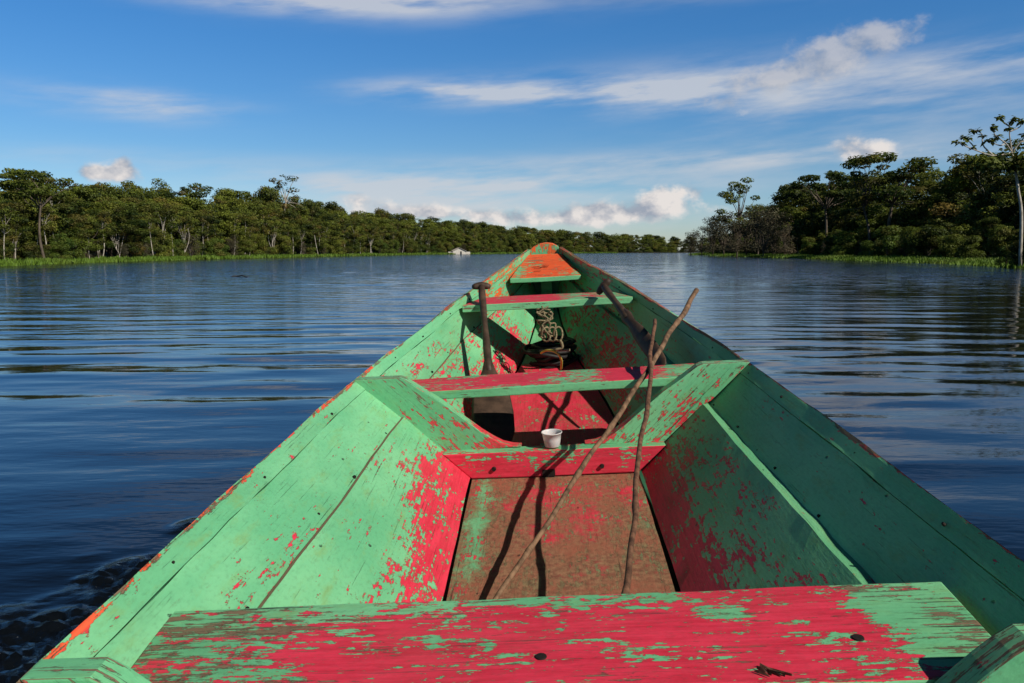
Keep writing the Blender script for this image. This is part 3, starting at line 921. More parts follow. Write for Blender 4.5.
def coil():
    rng = random.Random(3); G = []
    c = at_px(551, 356, 2, .13)
    for s in range(11):
        loop = []; rx = .10 + rng.uniform(-.02, .03); ry = .10 + rng.uniform(-.02, .04); ox, oy = rng.uniform(-.025, .025), rng.uniform(-.03, .03)
        tl = rng.uniform(-.25, .25)
        for k in range(41):
            a = k / 40 * 2 * math.pi * 1.02
            loop.append(c + Vector((ox + rx * math.cos(a), oy + ry * math.sin(a), .011 * s - .045 + tl * rx * math.cos(a) + .006 * math.sin(3 * a + s))))
        G.append(tube_geo(to_world(loop), .0105, 8))
    V, F_ = join_geo(G)
    top_obj('rope_coil', V, F_, M_HOSE, 'coil of black rope lying in the bottom of the bow', 'rope')
    pts = [at_px(x, y, 2, z) for x, y, z in ((541, 353, .20), (546, 350.5, .225), (553, 351, .23), (559, 355, .21), (561.5, 361, .17), (561, 369, .11))]
    G = [tube_geo(to_world(spline(pts, 50)), .0062, 7)]
    V, F_ = join_geo(G)
    top_obj('yellow_cord', V, F_, M_YELLOW, 'thin yellow cord looped over the black rope coil', 'cord')
    pts = [at_px(x, y, 2, z) for x, y, z in ((560, 340, .29), (562, 344, .27), (562, 348, .25), (556, 350, .24), (570, 350, .235))]
    V, F_ = tube_geo(to_world(spline(pts, 40)), .007, 7)
    top_obj('cord_end', V, F_, M_ROPE, 'loose pale rope end sticking up beside the black coil', 'rope')
coil()

# ------------------------------------------------------------------ water
def wave_field(x, y, r):
    rng = np.random.RandomState(7)
    z = np.zeros_like(x)
    sp_ = .0045 * r
    for i in range(60):
        lam = .16 * (1.9 / .16) ** rng.rand()
        th = rng.normal(0, .25) + (math.pi / 2) + .04
        k = 2 * math.pi / lam
        amp = .0019 * lam * (.5 + rng.rand()) * (min(1.0, (lam / .8) ** .30)) * (1.0 if lam < .9 else .50) * (.30 + .70 * smooth01(2.5, 13.0, r + lam * 2))
        ph = rng.rand() * 6.283
        # wave groups: a slow modulation makes patches
        gx, gy, gp = rng.normal(0, .42), rng.normal(0, .30), rng.rand() * 6.283
        mod = .5 + .5 * np.sin(gx * x + gy * y + gp)
        wgt = smooth01(2.5, 5.0, lam / sp_)
        z += amp * wgt * mod * np.sin(k * (x * math.cos(th) + y * math.sin(th)) + ph)
    return z

def water():
    rs = list(np.exp(np.arange(math.log(.7), math.log(85), .0045)))
    while rs[-1] < 5200: rs.append(rs[-1] * 1.06)
    rs = np.array(rs)
    fine = np.arange(-62, 62.01, .34)
    coarse = np.arange(62 + 4, 360 - 62 - 3.9, 4.0)
    ang = np.radians(np.concatenate([fine, coarse]))
    Rr, A = np.meshgrid(rs, ang, indexing='ij')
    X = Rr * np.sin(A); Y = Rr * np.cos(A)
    Z = wave_field(X, Y, Rr)
    Z *= np.where(np.abs(A) > R_(62.5), np.where(A < R_(297.5), 0.0, 1.0), 1.0)
    # churned water running off the hull
    Mi = MB_.inverted()
    pts = np.stack([X, Y, np.zeros_like(X)], -1)
    Rm = np.array(Mi.to_3x3()); T = np.array(Mi.translation)
    L = pts @ Rm.T + T
    lx, ly, lz = L[..., 0], L[..., 1], L[..., 2]
    c = np.interp(ly, ST[:, 0], ST[:, 5]); cz = np.interp(ly, ST[:, 0], ST[:, 6]); l = np.interp(ly, ST[:, 0], ST[:, 3]); lzz = np.interp(ly, ST[:, 0], ST[:, 4])
    half = c + (l - c) * (lz - cz) / (lzz - cz)
    inside = (np.abs(lx) < half - .004) & (lz > cz - .02) & (ly > Y0) & (ly < Y1)
    dh = np.abs(lx) - np.maximum(half, .15)
    wid = .95 - .25 * ly + .07 * np.sin(X * 9 + Y * 13) + .05 * np.sin(X * 23 - Y * 17)
    mask = smooth01(wid + .05, wid - .16, dh) * smooth01(.22, -.28, ly) * (ly > -9)
    ii = np.argwhere(mask > .01)
    crest = np.exp(-((dh - (wid - .10)) / .085) ** 2) * smooth01(.3, -.3, ly) * .006
    Z = Z + np.where(Rr < 12, crest, 0)
    for i, j in ii:
        if Rr[i, j] > 9: continue
        p = Vector((X[i, j] * 17, Y[i, j] * 21, .3))
        v = mn.fractal(p, .7, 2.2, 4, noise_basis='PERLIN_ORIGINAL') if False else mn.turbulence(p, 4, False, noise_basis='PERLIN_ORIGINAL', amplitude_scale=.55, frequency_scale=2.1)
        Z[i, j] += mask[i, j] * v * .021
    na = len(ang); nr = len(rs)
    V = np.stack([X, Y, Z], -1).reshape(-1, 3)
    i0 = np.arange(nr - 1)[:, None] * na; j0 = np.arange(na)[None, :]; j1 = (j0 + 1) % na
    Fq = np.stack([i0 + j0, i0 + na + j0, i0 + na + j1, i0 + j1], -1).reshape(-1, 4)
    ins = inside.reshape(-1)
    keep = ~(ins[Fq].all(1))
    Fq = Fq[keep][:, ::-1]
    mk = np.where(Rr < 9, mask, 0).reshape(-1)
    me = mesh_np('river_water', V, Fq, M_WATER, cols=np.stack([mk, mk, mk, np.ones_like(mk)], 1), smooth=True)
    o = obj('river_water', me); tag(o, kind='structure')
water()

# ------------------------------------------------------------------ land
def px_ground(px, dy): d = H * F / dy; return ((px - 512) / F * d, d)
LB = [(-34, 8), (-33.5, 28), px_ground(-60, 17.2), px_ground(0, 15.2), px_ground(50, 13), px_ground(100, 11.2), px_ground(200, 8.2), px_ground(300, 5.9),
      px_ground(400, 3.9), px_ground(450, 3.1), px_ground(530, 2.4), px_ground(610, 1.95), px_ground(680, 1.65), px_ground(780, 1.45)]
RB = [(21, 8), (24, 25), px_ground(1080, 20), px_ground(1024, 17), px_ground(950, 13), px_ground(850, 9.2), px_ground(760, 6.2), px_ground(700, 4.2), px_ground(682, 3.2), px_ground(690, 2.6)]
def land(name, line, inland, z=.10):
    # a strip that rises gently from below the water line into the forest
    top = []; V = []; F_ = []
    n = len(line)
    offs = [(-.0, -.12), (1.0, .06), (4.0, .22), (9, .34), (24, 1.1)]
    L = [Vector((p[0], p[1], 0)) for p in line]
    for i, p in enumerate(L):
        d = (L[min(i + 1, n - 1)] - L[max(i - 1, 0)]).normalized()
        nn = Vector((-d.y, d.x, 0)) * inland
        for a, zz in offs: V.append(p + nn * a + Vector((0, 0, zz)))
        V.append(p + nn * 1500 + Vector((0, 0, 9)))
    k = len(offs) + 1
    for i in range(n - 1):
        for j in range(k - 1):
            F_.append((i * k + j, (i + 1) * k + j, (i + 1) * k + j + 1, i * k + j + 1))
    me = mesh_np(name, V, F_, M_SOIL); o = obj(name, me); tag(o, kind='structure')
land('left_bank_ground', LB, 1)
land('right_bank_ground', RB, -1)

def walk(line, s0, s1, step, rng, jit=.5):
    """points and inland normals along a bank line"""
    L = [Vector((p[0], p[1], 0)) for p in line]
    seg = [(L[i + 1] - L[i]).length for i in range(len(L) - 1)]
    tot = sum(seg); s = s0
    s1 = min(s1, tot)
    while s < s1:
        q = s; i = 0
        while i < len(seg) - 1 and q > seg[i]: q -= seg[i]; i += 1
        d = (L[i + 1] - L[i]).normalized()
        p = L[i] + d * q
        yield p, Vector((-d.y, d.x, 0)), s
        st_ = step(p) if callable(step) else step
        s += st_ * rng.uniform(1 - jit, 1 + jit)

# ------------------------------------------------------------------ trees
def leaf_cloud(rng, centers, radii, per, size, flat=.55, up=.6, aspect=1.7, shell=.55):
    """leaf-sized quads spread through clump ellipsoids. returns verts, faces, colours"""
    Vs, Cs = [], []
    for c, r in zip(centers, radii):
        n = max(6, int(per * (r ** 2)))
        u = rng.normal(size=(n, 3)); u /= np.linalg.norm(u, axis=1, keepdims=True)
        rad = shell + (1 - shell) * rng.rand(n, 1) ** .6
        pos = u * rad * r; pos[:, 2] *= flat
        # ragged rim
        pos *= (1 + .35 * (rng.rand(n, 1) - .4))
        nrm = u * .9 + rng.normal(size=(n, 3)) * .55; nrm[:, 2] += up
        nrm /= np.linalg.norm(nrm, axis=1, keepdims=True)
        ref = rng.normal(size=(n, 3))
        a = np.cross(nrm, ref); a /= np.linalg.norm(a, axis=1, keepdims=True) + 1e-9
        b = np.cross(nrm, a)
        s = size * (.6 + .8 * rng.rand(n, 1))
        p = np.asarray(c)[None] + pos
        q = np.stack([p - a * s * aspect * .5, p - b * s * .5 + nrm * s * .12, p + a * s * aspect * .5, p + b * s * .5 + nrm * s * .12], 1)
        Vs.append(q.reshape(-1, 3))
        tone = np.clip(.36 + .34 * u[:, 2] + rng.normal(0, .26) + rng.normal(0, .17, n), 0, 1)  # clump shading put into leaf colour: lighter tops, darker undersides, random spread
        warm = np.clip(np.full(n, rng.rand() ** 3) + rng.normal(0, .08, n), 0, 1)
        col = np.stack([tone, warm, rng.rand(n), np.ones(n)], 1)
        Cs.append(np.repeat(col, 4, 0))
    V = np.concatenate(Vs); Cc = np.concatenate(Cs)
    Fq = np.arange(len(V)).reshape(-1, 4)
    return V, Fq, Cc

def limb(a, b, r0, r1, rng, sag=.12, sides=6, n=6):
    a, b = Vector(a), Vector(b); L = (b - a).length
    pts = []
    off = Vector(rng.normal(size=3)) * sag * L
    for i in range(n):
        f = i / (n - 1)
        pts.append(a.lerp(b, f) + off * math.sin(f * math.pi) * .6 + Vector((0, 0, .10 * L * math.sin(f * math.pi))))
    return tube_geo(pts, [r0 + (r1 - r0) * i / (n - 1) for i in range(n)], sides, caps=False)

def build_tree(kind, seed, leaf=M_LEAF, bark=M_BARK):
    """unit tree 10 m tall: returns (trunk mesh, crown mesh)"""
    rng = np.random.RandomState(seed)
    G = []
    def R(a, b): return a + (b - a) * rng.rand()
    cents, rads = [], []
    size = .155; per = 250; flat = .62
    if kind == 'round':               # broad forest tree
        top = 10.0; th = R(3.2, 4.6); W = R(2.6, 3.4)
        tip_ = Vector((R(-.6, .6), R(-.6, .6), th))
        for i in range(44):
            a = R(0, 6.283); z = rng.rand() ** .7; w_ = W * math.sin(math.acos(min(1, abs(z * 1.7 - .75)))) if abs(z * 1.7 - .75) < 1 else .4
            rr = w_ * math.sqrt(rng.rand()) * 1.05
            cents.append((tip_.x + rr * math.cos(a), tip_.y + rr * math.sin(a), 2.3 + z * 7.1)); rads.append(R(.55, 1.2))
        br = 10; r0 = .20
    elif kind == 'tall':              # slim pale trunk, crown high
        th = R(5.0, 6.2); tip_ = Vector((R(-.8, .8), R(-.8, .8), th)); W = R(1.5, 2.2)
        for i in range(18):
            a = R(0, 6.283); z = rng.rand(); rr = W * math.sqrt(rng.rand()) * (1 - .45 * abs(z - .5))
            cents.append((tip_.x + rr * math.cos(a), tip_.y + rr * math.sin(a), 5.4 + z * 4.2)); rads.append(R(.45, .95))
        br = 8; r0 = .085; per = 200; size = .15
    elif kind == 'fork':              # forked pale trunks at the water's edge
        th = R(2.2, 3.2); tip_ = Vector((R(-.5, .5), R(-.5, .5), th)); W = R(1.8, 2.6)
        for i in range(20):
            a = R(0, 6.283); z = rng.rand(); rr = W * math.sqrt(rng.rand())
            cents.append((tip_.x + rr * math.cos(a), tip_.y + rr * math.sin(a), 5.0 + z * 4.6)); rads.append(R(.45, .95))
        br = 9; r0 = .085; per = 190; size = .15
    elif kind == 'flat':              # layered umbrella crown
        th = R(5.0, 5.8); tip_ = Vector((R(-.4, .4), R(-.4, .4), th)); W = 4.6
        for i in range(30):
            a = R(0, 6.283); rr = W * math.sqrt(rng.rand()); lay = rng.randint(0, 3)
            cents.append((rr * math.cos(a) * (1 - .12 * lay), rr * math.sin(a) * (1 - .12 * lay), 7.0 + lay * .95 + R(-.2, .2) - .05 * rr)); rads.append(R(.6, 1.05))
        br = 12; r0 = .13; flat = .36; per = 240
    elif kind == 'open':              # airy layered crown, sky shows through
        th = R(4.2, 5.0); tip_ = Vector((R(-.5, .5), R(-.5, .5), th)); W = 3.3
        for i in range(27):
            a = R(0, 6.283); z = rng.rand(); rr = W * (.30 + .70 * rng.rand()) * (1 - .40 * z)
            cents.append((rr * math.cos(a), rr * math.sin(a), 4.2 + z * 5.5)); rads.append(R(.5, .9))
        br = 18; r0 = .12; flat = .45; per = 190
    elif kind == 'sparse':            # half-bare top
        th = R(6.0, 6.6); tip_ = Vector((R(-.3, .3), R(-.3, .3), th)); W = 1.6
        for i in range(26):
            a = R(0, 6.283); z = rng.rand(); rr = W * math.sqrt(rng.rand()) * (1.1 - .5 * z)
            cents.append((rr * math.cos(a), rr * math.sin(a), 4.6 + z * 5.3)); rads.append(R(.25, .55))
        br = 15; r0 = .095; per = 210; size = .13
    elif kind == 'bush':              # low leafy shrub reaching the ground
        th = 1.2; tip_ = Vector((0, 0, th)); W = R(4.0, 5.2)
        for i in range(30):
            a = R(0, 6.283); z = rng.rand() ** .8; rr = W * math.sqrt(rng.rand()) * (1 - .55 * z)
            cents.append((rr * math.cos(a), rr * math.sin(a), .9 + z * 8.0)); rads.append(R(1.0, 2.0))
        br = 9; r0 = .16; size = .27; per = 85; flat = .75
    elif kind == 'twig':              # greyish brown half dead thicket
        th = 1.6; tip_ = Vector((0, 0, th)); W = R(3.2, 4.2)
        for i in range(26):
            a = R(0, 6.283); z = rng.rand() ** .9; rr = W * math.sqrt(rng.rand()) * (1 - .4 * z)
            cents.append((rr * math.cos(a), rr * math.sin(a), 1.6 + z * 7.8)); rads.append(R(.7, 1.5))
        br = 22; r0 = .15; size = .17; per = 85; flat = .8
    # trunk with a bend, then limbs out to clumps
    n = 8; path = []
    bend = Vector((R(-.35, .35), R(-.35, .35), 0))
    for i in range(n):
        f = i / (n - 1); path.append(Vector((0, 0, -.4)).lerp(tip_, f) + bend * math.sin(f * math.pi))
    G.append(tube_geo(path, [r0 * (1.25 - .55 * i / (n - 1)) for i in range(n)], 8, caps=False))
    if kind == 'fork':
        f2 = Vector((R(-1.8, 1.8), R(-1.2, 1.2), R(5, 6)))
        G.append(limb(path[3], f2, r0 * .8, r0 * .45, rng, .08, 7, 8))
    order = rng.permutation(len(cents))[:br]
    for k in order:
        c = Vector(cents[k])
        s = path[-1] if (kind in ('flat', 'open', 'sparse', 'tall') or rng.rand() < .5) else path[4 + rng.randint(0, 3)]
        G.append(limb(s, c, r0 * .50, r0 * .10, rng, .10, 5, 6))
    V, F_ = join_geo(G)
    tm = mesh_np('trunk', V, F_, bark, smooth=True)
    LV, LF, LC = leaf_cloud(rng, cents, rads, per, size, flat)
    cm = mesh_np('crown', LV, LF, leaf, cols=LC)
    return tm, cm

PROTO = {}
def proto(kind, n, leaf=M_LEAF, bark=M_BARK, tagname=None):
    PROTO[tagname or kind] = [build_tree(kind, 100 + 17 * i + 3 * len(PROTO), leaf, bark) for i in range(n)]
proto('round', 6, M_LEAF, M_BARKD)
proto('round', 4, M_LEAFD, M_BARKD, 'dark')
proto('tall', 5); proto('fork', 5)
proto('flat', 2, M_LEAFD, M_BARKD); proto('open', 3, M_LEAFD, M_BARKD); proto('sparse', 2, M_LEAF, M_BARK)
proto('bush', 4, M_LEAF, M_BARKD); proto('bush', 3, M_LEAFY, M_BARKD, 'ybush'); proto('bush', 3, M_LEAFD, M_BARKD, 'dbush')
proto('twig', 3, M_TWIG, M_BARKD)

RG = random.Random(5)
def plant(name, kind, p, h, label, cat, group, wide=1.0, z=.1):
    tm, cm = RG.choice(PROTO[kind])
    o = empty(name, label, cat, group, (p.x, p.y, z), (0, 0, RG.uniform(0, 6.28)))
    s = h / 10
    o.scale = (s * wide, s * wide, s)
    obj('trunk', tm, o); obj('crown', cm, o)
    return o

SKL = [(-300, 165), (-100, 184), (0, 185), (45, 180), (75, 191), (130, 190), (190, 186), (215, 194), (250, 200), (300, 205), (330, 208), (370, 214), (400, 218), (450, 222), (520, 228), (600, 233), (680, 237), (800, 240)]
SKR = [(676, 241), (690, 232), (705, 222), (722, 208), (745, 205), (765, 210), (785, 203), (800, 192), (850, 184), (880, 180), (910, 180), (930, 176), (955, 170), (985, 160), (1024, 152), (1100, 145)]
def px_of(p): return 512 + F * p.x / max(p.y, 1)
def roof(p, sk):
    px = px_of(p) if p.y > 5 else (-300 if p.x < 0 else 1100)
    y = np.interp(px, [q[0] for q in sk], [q[1] for q in sk])
    return (H + max(p.y, 25) * (251 - y) / F - .1)

def forest():
    # ---- left bank, front row: slim pale trunks
    g1 = 'slim pale-trunked trees along the left bank'
    for p, n, s in walk(LB, 30, 235, lambda q: 1.6 + q.y * .016, RG, .85):
        q = p + n * RG.uniform(2.2, 4.2)
        hh = min(roof(q, SKL) * RG.uniform(.55, .82), 9)
        plant('pale_trunk_tree', RG.choice(['tall', 'tall', 'tall', 'fork']), q, hh, 'slim tree with a pale trunk in the front row of the left bank', 'tree', g1, 1.1)
    g2 = 'dense green trees of the left bank forest'
    for row, (a, b, k0, k1) in enumerate(((3.5, 6, .55, .80), (6.5, 9.5, .78, .98), (10, 14, .86, 1.17))):
        for p, n, s in walk(LB, 26, 330, lambda q: 1.9 + q.y * .017 + row * .2, RG, .35):
            q = p + n * RG.uniform(a, b)
            hh = roof(q, SKL) * RG.uniform(k0, k1)
            plant('forest_tree', RG.choice(['round', 'round', 'round', 'dark', 'tall'] + (['open'] if row == 2 else [])), q, hh, 'dense green tree in the forest behind the left bank', 'tree', g2, RG.uniform(.95, 1.4))
    g2b = 'emergent trees standing above the left bank forest'
    for p, n, s in walk(LB, 40, 330, lambda q: 5.5 + q.y * .05, RG, .6):
        q = p + n * RG.uniform(8, 14)
        plant('emergent_tree', RG.choice(['tall', 'open', 'tall', 'sparse', 'round']), q, roof(q, SKL) * RG.uniform(1.02, 1.12 + min(.08, max(0, q.y - 70) * .002)), 'emergent tree whose crown stands above the left bank forest', 'tree', g2b, RG.uniform(.8, 1.05))
    g3 = 'low shrubs at the foot of the left bank forest'
    for p, n, s in walk(LB, 28, 320, lambda q: 1.2 + q.y * .012, RG):
        q = p + n * RG.uniform(2.2, 4.2)
        plant('bank_shrub', RG.choice(['bush', 'bush', 'dbush', 'ybush', 'twig']), q, RG.uniform(.8, 2.2) * (1 + q.y * .005), 'low leafy shrub at the foot of the left bank forest', 'shrub', g3, 1.15)
    g3b = 'tall bushes filling the left bank forest between the trunks'
    for p, n, s in walk(LB, 26, 330, lambda q: 2.2 + q.y * .017, RG):
        q = p + n * RG.uniform(9, 13)
        plant('forest_bush', RG.choice(['bush', 'dbush']), q, roof(q, SKL) * RG.uniform(.45, .6), 'tall dark bush between the trunks of the left bank forest', 'shrub', g3b, 1.3)
    # ---- far shore
    g4 = 'small distant trees on the far shore'
    for row, (a, b, k0, k1) in enumerate(((3, 6, .55, .8), (8, 14, .85, 1.08))):
        for p, n, s in walk(LB, 305, 900, lambda q: 4.2 + q.y * .007, RG, .45):
            q = p + n * RG.uniform(a, b)
            plant('distant_tree', RG.choice(['round', 'round', 'dark', 'bush', 'bush']), q, roof(q, SKL) * RG.uniform(k0, k1), 'small distant tree on the far shore beyond the bow', 'tree', g4, RG.uniform(1.1, 1.5))
    g4b = 'low shrubs along the far shore'
    for p, n, s in walk(LB, 305, 900, lambda q: 3.4 + q.y * .006, RG, .4):
        q = p + n * RG.uniform(1.5, 5)
        plant('distant_shrub', RG.choice(['bush', 'dbush']), q, RG.uniform(2.2, 3.6), 'low shrub at the foot of the distant trees on the far shore', 'shrub', g4b, 1.7)
    # ---- right bank
    g5 = 'dark shaded trees crowding the right bank'
    for row, (a, b, k0, k1) in enumerate(((7, 9, .28, .42), (11.5, 14.5, .60, .82), (16, 21, 1.0, 1.16))):
        for p, n, s in walk(RB, 20, 215, lambda q: 2.3 + q.y * .018 + .5 * row, RG, .45):
            q = p - n * RG.uniform(a, b)
            px = px_of(q)
            if q.y > 20 and (px < 690 and q.y < 200): continue
            plant('shaded_tree', RG.choice(['dark', 'round', 'round', 'round', 'tall'] + (['open', 'flat'] if row == 2 else [])), q, roof(q, SKR) * RG.uniform(k0, k1) * RG.uniform(.9, 1.1), 'dark green shaded tree in the thicket of the right bank', 'tree', g5, RG.uniform(1.0, 1.35))
    g6 = 'leafy shrubs along the right bank'
    for p, n, s in walk(RB, 20, 215, lambda q: 1.2 + q.y * .011, RG):
        q = p - n * RG.uniform(4.6, 6.8)
        plant('bank_shrub', RG.choice(['bush', 'ybush', 'ybush', 'ybush', 'twig'] if px_of(q) < 910 else ['dbush', 'dbush', 'bush']), q, RG.uniform(.9, 2.5) * (1 + q.y * .005), 'leafy shrub at the edge of the right bank grass', 'shrub', g6, 1.1)
    g6b = 'tall bushes filling the right bank forest between the trunks'
    for p, n, s in walk(RB, 20, 215, lambda q: 2.0 + q.y * .016, RG):
        q = p - n * RG.uniform(11.5, 15)
        plant('forest_bush', RG.choice(['bush', 'dbush']), q, roof(q, SKR) * RG.uniform(.5, .65), 'tall dark bush between the trunks of the right bank forest', 'shrub', g6b, 1.35)
    g7 = 'grey-brown thickets on the far point of the right bank'
    for px, d, top in ((690, 210, 233), (700, 190, 226), (712, 175, 219), (722, 165, 213), (745, 148, 213), (757, 140, 208), (772, 132, 214), (735, 140, 222), (762, 128, 222), (784, 120, 225)):
        q = Vector(((px - 512) / F * d, d, 0))
        plant('brown_thicket', 'twig', q, H + d * (251 - top) / F, 'grey-brown twiggy thicket near the point of the right bank', 'shrub', g7, 1.25)
    # ---- trees that stand out
    def single(name, kind, px, d, top, label, wide=1.0, idx=0):
        q = Vector(((px - 512) / F * d, d, 0)); h = H + d * (251 - top) / F
        tm, cm = PROTO[kind][idx % len(PROTO[kind])]
        o = empty(name, label, 'tree', None, (q.x, q.y, .1), (0, 0, 1.3 * idx)); s = h / 10
        o.scale = (s * wide, s * wide, s); obj('trunk', tm, o); obj('crown', cm, o)
    single('open_crowned_tree', 'open', 735, 165, 177, 'lone airy tree standing above the brown thicket at the left end of the right bank', .95, 0)
    single('flat_crowned_tree', 'flat', 822, 122, 168, 'flat-topped spreading tree left of the tallest tree on the right bank', 1.2, 0)
    single('open_crowned_tree', 'open', 893, 100, 150, 'tallest broad open-crowned tree in the middle of the right bank', 1.45, 1)
    single('open_crowned_tree', 'open', 866, 102, 158, 'layered tree just left of the tallest open-crowned tree on the right bank', 1.1, 2)
    single('half_bare_tree', 'sparse', 289, 150, 177, 'tall thin tree with a half-bare top rising above the left bank forest', 1.5, 0)
    single('rounded_tree', 'round', 272, 146, 186, 'rounded dark tree directly left of the half-bare tall tree', .8, 1)
    single('flat_crowned_tree', 'flat', 48, 66, 166, 'highest flat-topped tree at the far left of the left bank', 1.0, 1)
forest()

# cecropia: pale trunk, candelabra branches with leaf rosettes
def cecropia():
    rng = np.random.RandomState(21)
    d = 47.6
    def W(px, py, dd=0): return Vector(((px - 512) / F * (d + dd), d + dd, H + (d + dd) * (251 - py) / F))
    base = W(1018, 250); base.z = .1
    root = empty('cecropia_tree', 'slender tree with white trunk and bare candelabra branches at the far right', 'tree', None, base)
    V, F_ = tube_geo([p - base for p in spline([base, W(1016, 215), W(1011, 190), W(1007, 170), W(1003, 155)], 16)], [.095 - .0025 * i for i in range(16)], 9)
    obj('trunk', mesh_np('trunk', V, F_, M_BARK, smooth=True), root)
    G = []; cents = []
    forkp = W(1003, 155)
    br = [[(1003, 155), (985, 158), (968, 153), (955, 148), (947, 144)], [(968, 153), (962, 146), (954, 140)], [(985, 158), (974, 148), (972, 137), (963, 133)],
          [(1003, 155), (996, 146), (985, 138), (983, 130)], [(1003, 155), (1000, 142), (999, 130), (1004, 121)], [(999, 130), (990, 124), (988, 121)],
          [(1003, 155), (1010, 145), (1017, 136), (1021, 128)], [(1010, 145), (1020, 142), (1030, 134)], [(996, 146), (990, 148), (978, 143)], [(999, 135), (1009, 130), (1010, 124)]]
    for b in br:
        dd = rng.uniform(-.8, .8)
        pts = spline([W(x, y, dd * i / (len(b) - 1)) for i, (x, y) in enumerate(b)], 12)
        G.append(tube_geo([p - base for p in pts], [.045 - .0025 * i for i in range(12)], 6))
        cents.append(pts[-1] - base)
        cents.append(pts[9] - base + Vector((0, 0, .12)))
        if len(b) > 3: cents.append(pts[6] - base + Vector((0, 0, .14)))
    # lower leafy part of the crown
    V, F_ = join_geo(G); obj('branch', mesh_np('branch', V, F_, M_BARK, smooth=True), root)
    q4, c4 = [], []
    for c in cents:
        R0 = .27 + .13 * rng.rand()
        for k in range(13):
            a = rng.rand() * 6.283; dr = rng.normal(-.15, .38)
            u = Vector((math.cos(a), math.sin(a), dr)).normalized(); v = u.cross(Vector((0, 0, 1))).normalized()
            L = R0 * (.65 + .6 * rng.rand()); wd = L * .34
            p0 = c + Vector(rng.normal(0, .03, 3)); droop = Vector((0, 0, -.18 * L))
            q4 += [p0, p0 + u * L * .55 + v * wd, p0 + u * L + droop, p0 + u * L * .55 - v * wd]
            tn = float(np.clip(.55 + rng.normal(0, .25), 0, 1)); c4 += [(tn, .1, 0, 1)] * 4
    LV = np.array([tuple(v) for v in q4]); LF = np.arange(len(LV)).reshape(-1, 4); LC = np.array(c4)
    low = [W(990 + rng.uniform(-14, 34), 163 + rng.uniform(-6, 10), rng.uniform(-.9, .5)) - base for _ in range(20)]
    LV2, LF2, LC2 = leaf_cloud(rng, [tuple(c) for c in low], [.42 + .2 * rng.rand() for c in low], 260, .17, .6, .7, 1.6, .3)
    obj('crown', mesh_np('crown', np.concatenate([LV, LV2]), np.concatenate([LF, LF2 + len(LV)]), M_LEAF, cols=np.concatenate([LC, LC2])), root)
cecropia()
for px, d, h, k in ((1016, 48.3, 1.5, 'bush'), (1004, 49.4, 1.2, 'ybush'), (1030, 47.8, 1.9, 'bush')):
    plant('bank_shrub', k, Vector(((px - 512) / F * d, d, 0)), h, 'leafy shrub at the edge of the right bank grass', 'shrub', 'leafy shrubs along the right bank', 1.0)

# ------------------------------------------------------------------ bank grass
def grass(name, line, sgn, s0, s1, width, dens, hgt):
    rng = np.random.RandomState(31)
    rr = random.Random(2)
    Vs, Cs = [], []
    for p, n, s in walk(line, s0, s1, lambda q: .22 + q.y * .0016, rr, .3):
        m = int(dens)
        d = Vector((n.y, -n.x, 0))
        wv = width * (.72 + .55 * mn.noise(Vector((s * .13, 2, 0))) + .4 * mn.noise(Vector((s * .6, 2, 0))))
        a = (rng.rand(m) ** .8 * 1.12 - .10) * wv; b = (rng.rand(m) - .5) * (.5 + p.y * .004)
        h = hgt * (.5 + rng.rand(m)) * (1 + p.y * .0015) * (.9 + .75 * mn.noise(Vector((s * .35, 9, 0))))
        x = p.x + n.x * sgn * a + d.x * b; y = p.y + n.y * sgn * a + d.y * b
        z0 = np.interp(a, [0, 1, 4, 9], [-.05, .06, .22, .34])
        th = rng.rand(m) * 6.28; wdt = (.035 + .03 * rng.rand(m)) * (1 + p.y * .010)
        lean = rng.normal(0, .35, (m, 2)) * h[:, None]
        v = np.zeros((m, 3, 3))
        v[:, 0] = np.stack([x - np.cos(th) * wdt, y - np.sin(th) * wdt, z0], 1)
        v[:, 1] = np.stack([x + np.cos(th) * wdt, y + np.sin(th) * wdt, z0], 1)
        v[:, 2] = np.stack([x + lean[:, 0], y + lean[:, 1], z0 + h], 1)
        Vs.append(v.reshape(-1, 3))
        tone = np.clip(.5 + rng.normal(0, .2, m) + .35 * mn.noise(Vector((s * .25, 5, 0))), 0, 1)
        c = np.stack([tone, np.full(m, max(0, mn.noise(Vector((s * .15, 7, 1))))), np.zeros(m), np.ones(m)], 1)
        Cs.append(np.repeat(c, 3, 0))
    V = np.concatenate(Vs); me = mesh_np(name, V, np.arange(len(V)).reshape(-1, 3), M_GRASS, cols=np.concatenate(Cs))
    o = obj(name, me); tag(o, kind='stuff'); return o
g = grass('bank_grass', LB, 1, 24, 420, 2.8, 34, .27); tag(g, 'strip of short bright green grass along the left bank', 'grass')
g = grass('bank_grass', RB, -1, 18, 215, 5.6, 70, .23); tag(g, 'wide band of bright green grass along the right bank', 'grass')

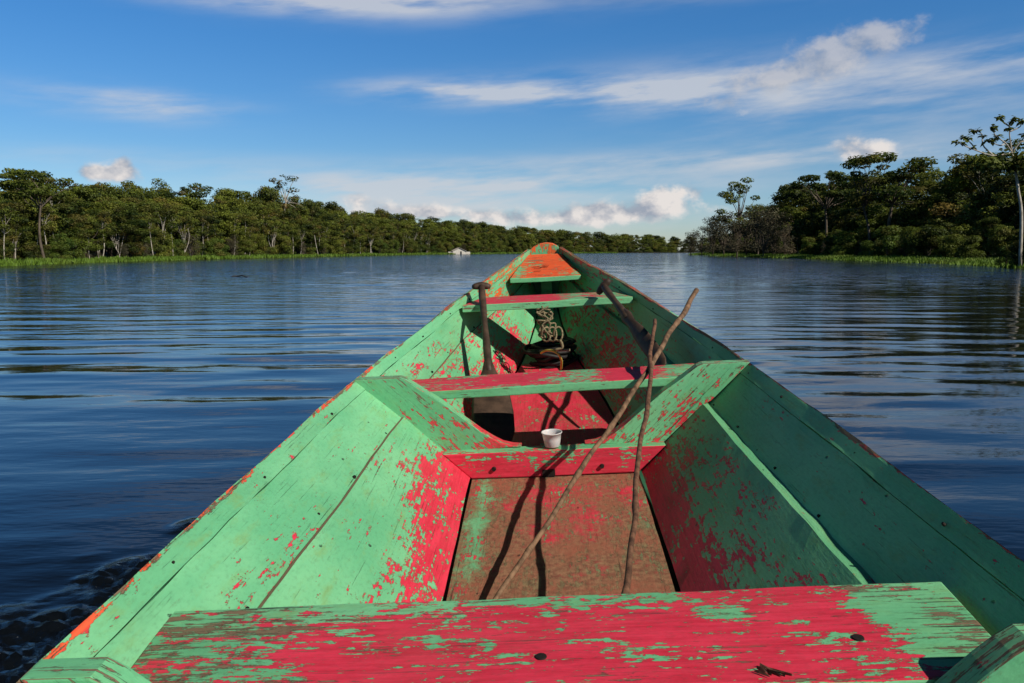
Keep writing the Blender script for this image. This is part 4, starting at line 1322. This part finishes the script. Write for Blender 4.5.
# ------------------------------------------------------------------ hut and log
def hut():
    d = 262.0; x = (459 - 512) / F * d
    root = empty('riverside_hut', 'small white hut with a pale pitched roof at the far left shore', 'hut', None, (x, d - 1.5, .0), (0, 0, .25))
    w2, dp, hw, hr = 2.0, 1.6, 1.0, 1.9
    V = [(-w2, -dp, 0), (w2, -dp, 0), (w2, dp, 0), (-w2, dp, 0), (-w2, -dp, hw), (w2, -dp, hw), (w2, dp, hw), (-w2, dp, hw), (0, -dp, hr), (0, dp, hr)]
    F_ = [(0, 1, 5, 8, 4), (2, 3, 7, 9, 6), (0, 4, 7, 3), (1, 2, 6, 5)]
    obj('wall', mesh_np('wall', V, F_, M_HUT), root)
    V = [(-w2 - .3, -dp - .3, hw - .12), (0, -dp - .3, hr + .05), (w2 + .3, -dp - .3, hw - .12), (-w2 - .3, dp + .3, hw - .12), (0, dp + .3, hr + .05), (w2 + .3, dp + .3, hw - .12)]
    V += [(a, b, c + .06) for a, b, c in V]
    F_ = [(0, 1, 4, 3), (1, 2, 5, 4), (6, 9, 10, 7), (7, 10, 11, 8), (0, 6, 7, 1), (1, 7, 8, 2), (3, 4, 10, 9), (4, 5, 11, 10), (0, 3, 9, 6), (2, 8, 11, 5)]
    obj('roof', mesh_np('roof', V, F_, M_HUTROOF), root)
    bm = bmesh.new(); bmesh.ops.create_cube(bm, size=1, matrix=Matrix.Translation((.5, -dp - .01, .42)) @ Matrix.Diagonal((.5, .04, .84, 1)))
    me = bpy.data.meshes.new('door'); bm.to_mesh(me); bm.free(); me.materials.append(M_DARK); obj('door', me, root)
    for sx in (-1, 1):
        bm = bmesh.new(); bmesh.ops.create_cube(bm, size=1, matrix=Matrix.Translation((sx * 2.75, -dp + .2, .38)) @ Matrix.Diagonal((1.4, .08, .72, 1)))
        me = bpy.data.meshes.new('side_fence'); bm.to_mesh(me); bm.free(); me.materials.append(M_HUT); obj('side_wall', me, root)
hut()
def log():
    d = 30.5; x = (241 - 512) / F * d
    pts = [Vector((x - .34 + .68 * f, d + .1 * math.sin(f * 5), .01 + .035 * math.sin(f * 3.1) + .012 * math.sin(f * 13))) for f in np.linspace(0, 1, 12)]
    V, F_ = tube_geo(pts, [.01, .018, .022, .026, .026, .024, .026, .024, .020, .018, .015, .008], 9)
    top_obj('floating_log', V, F_, M_LOG, 'short dark log floating on the river off the left bank', 'log')
log()
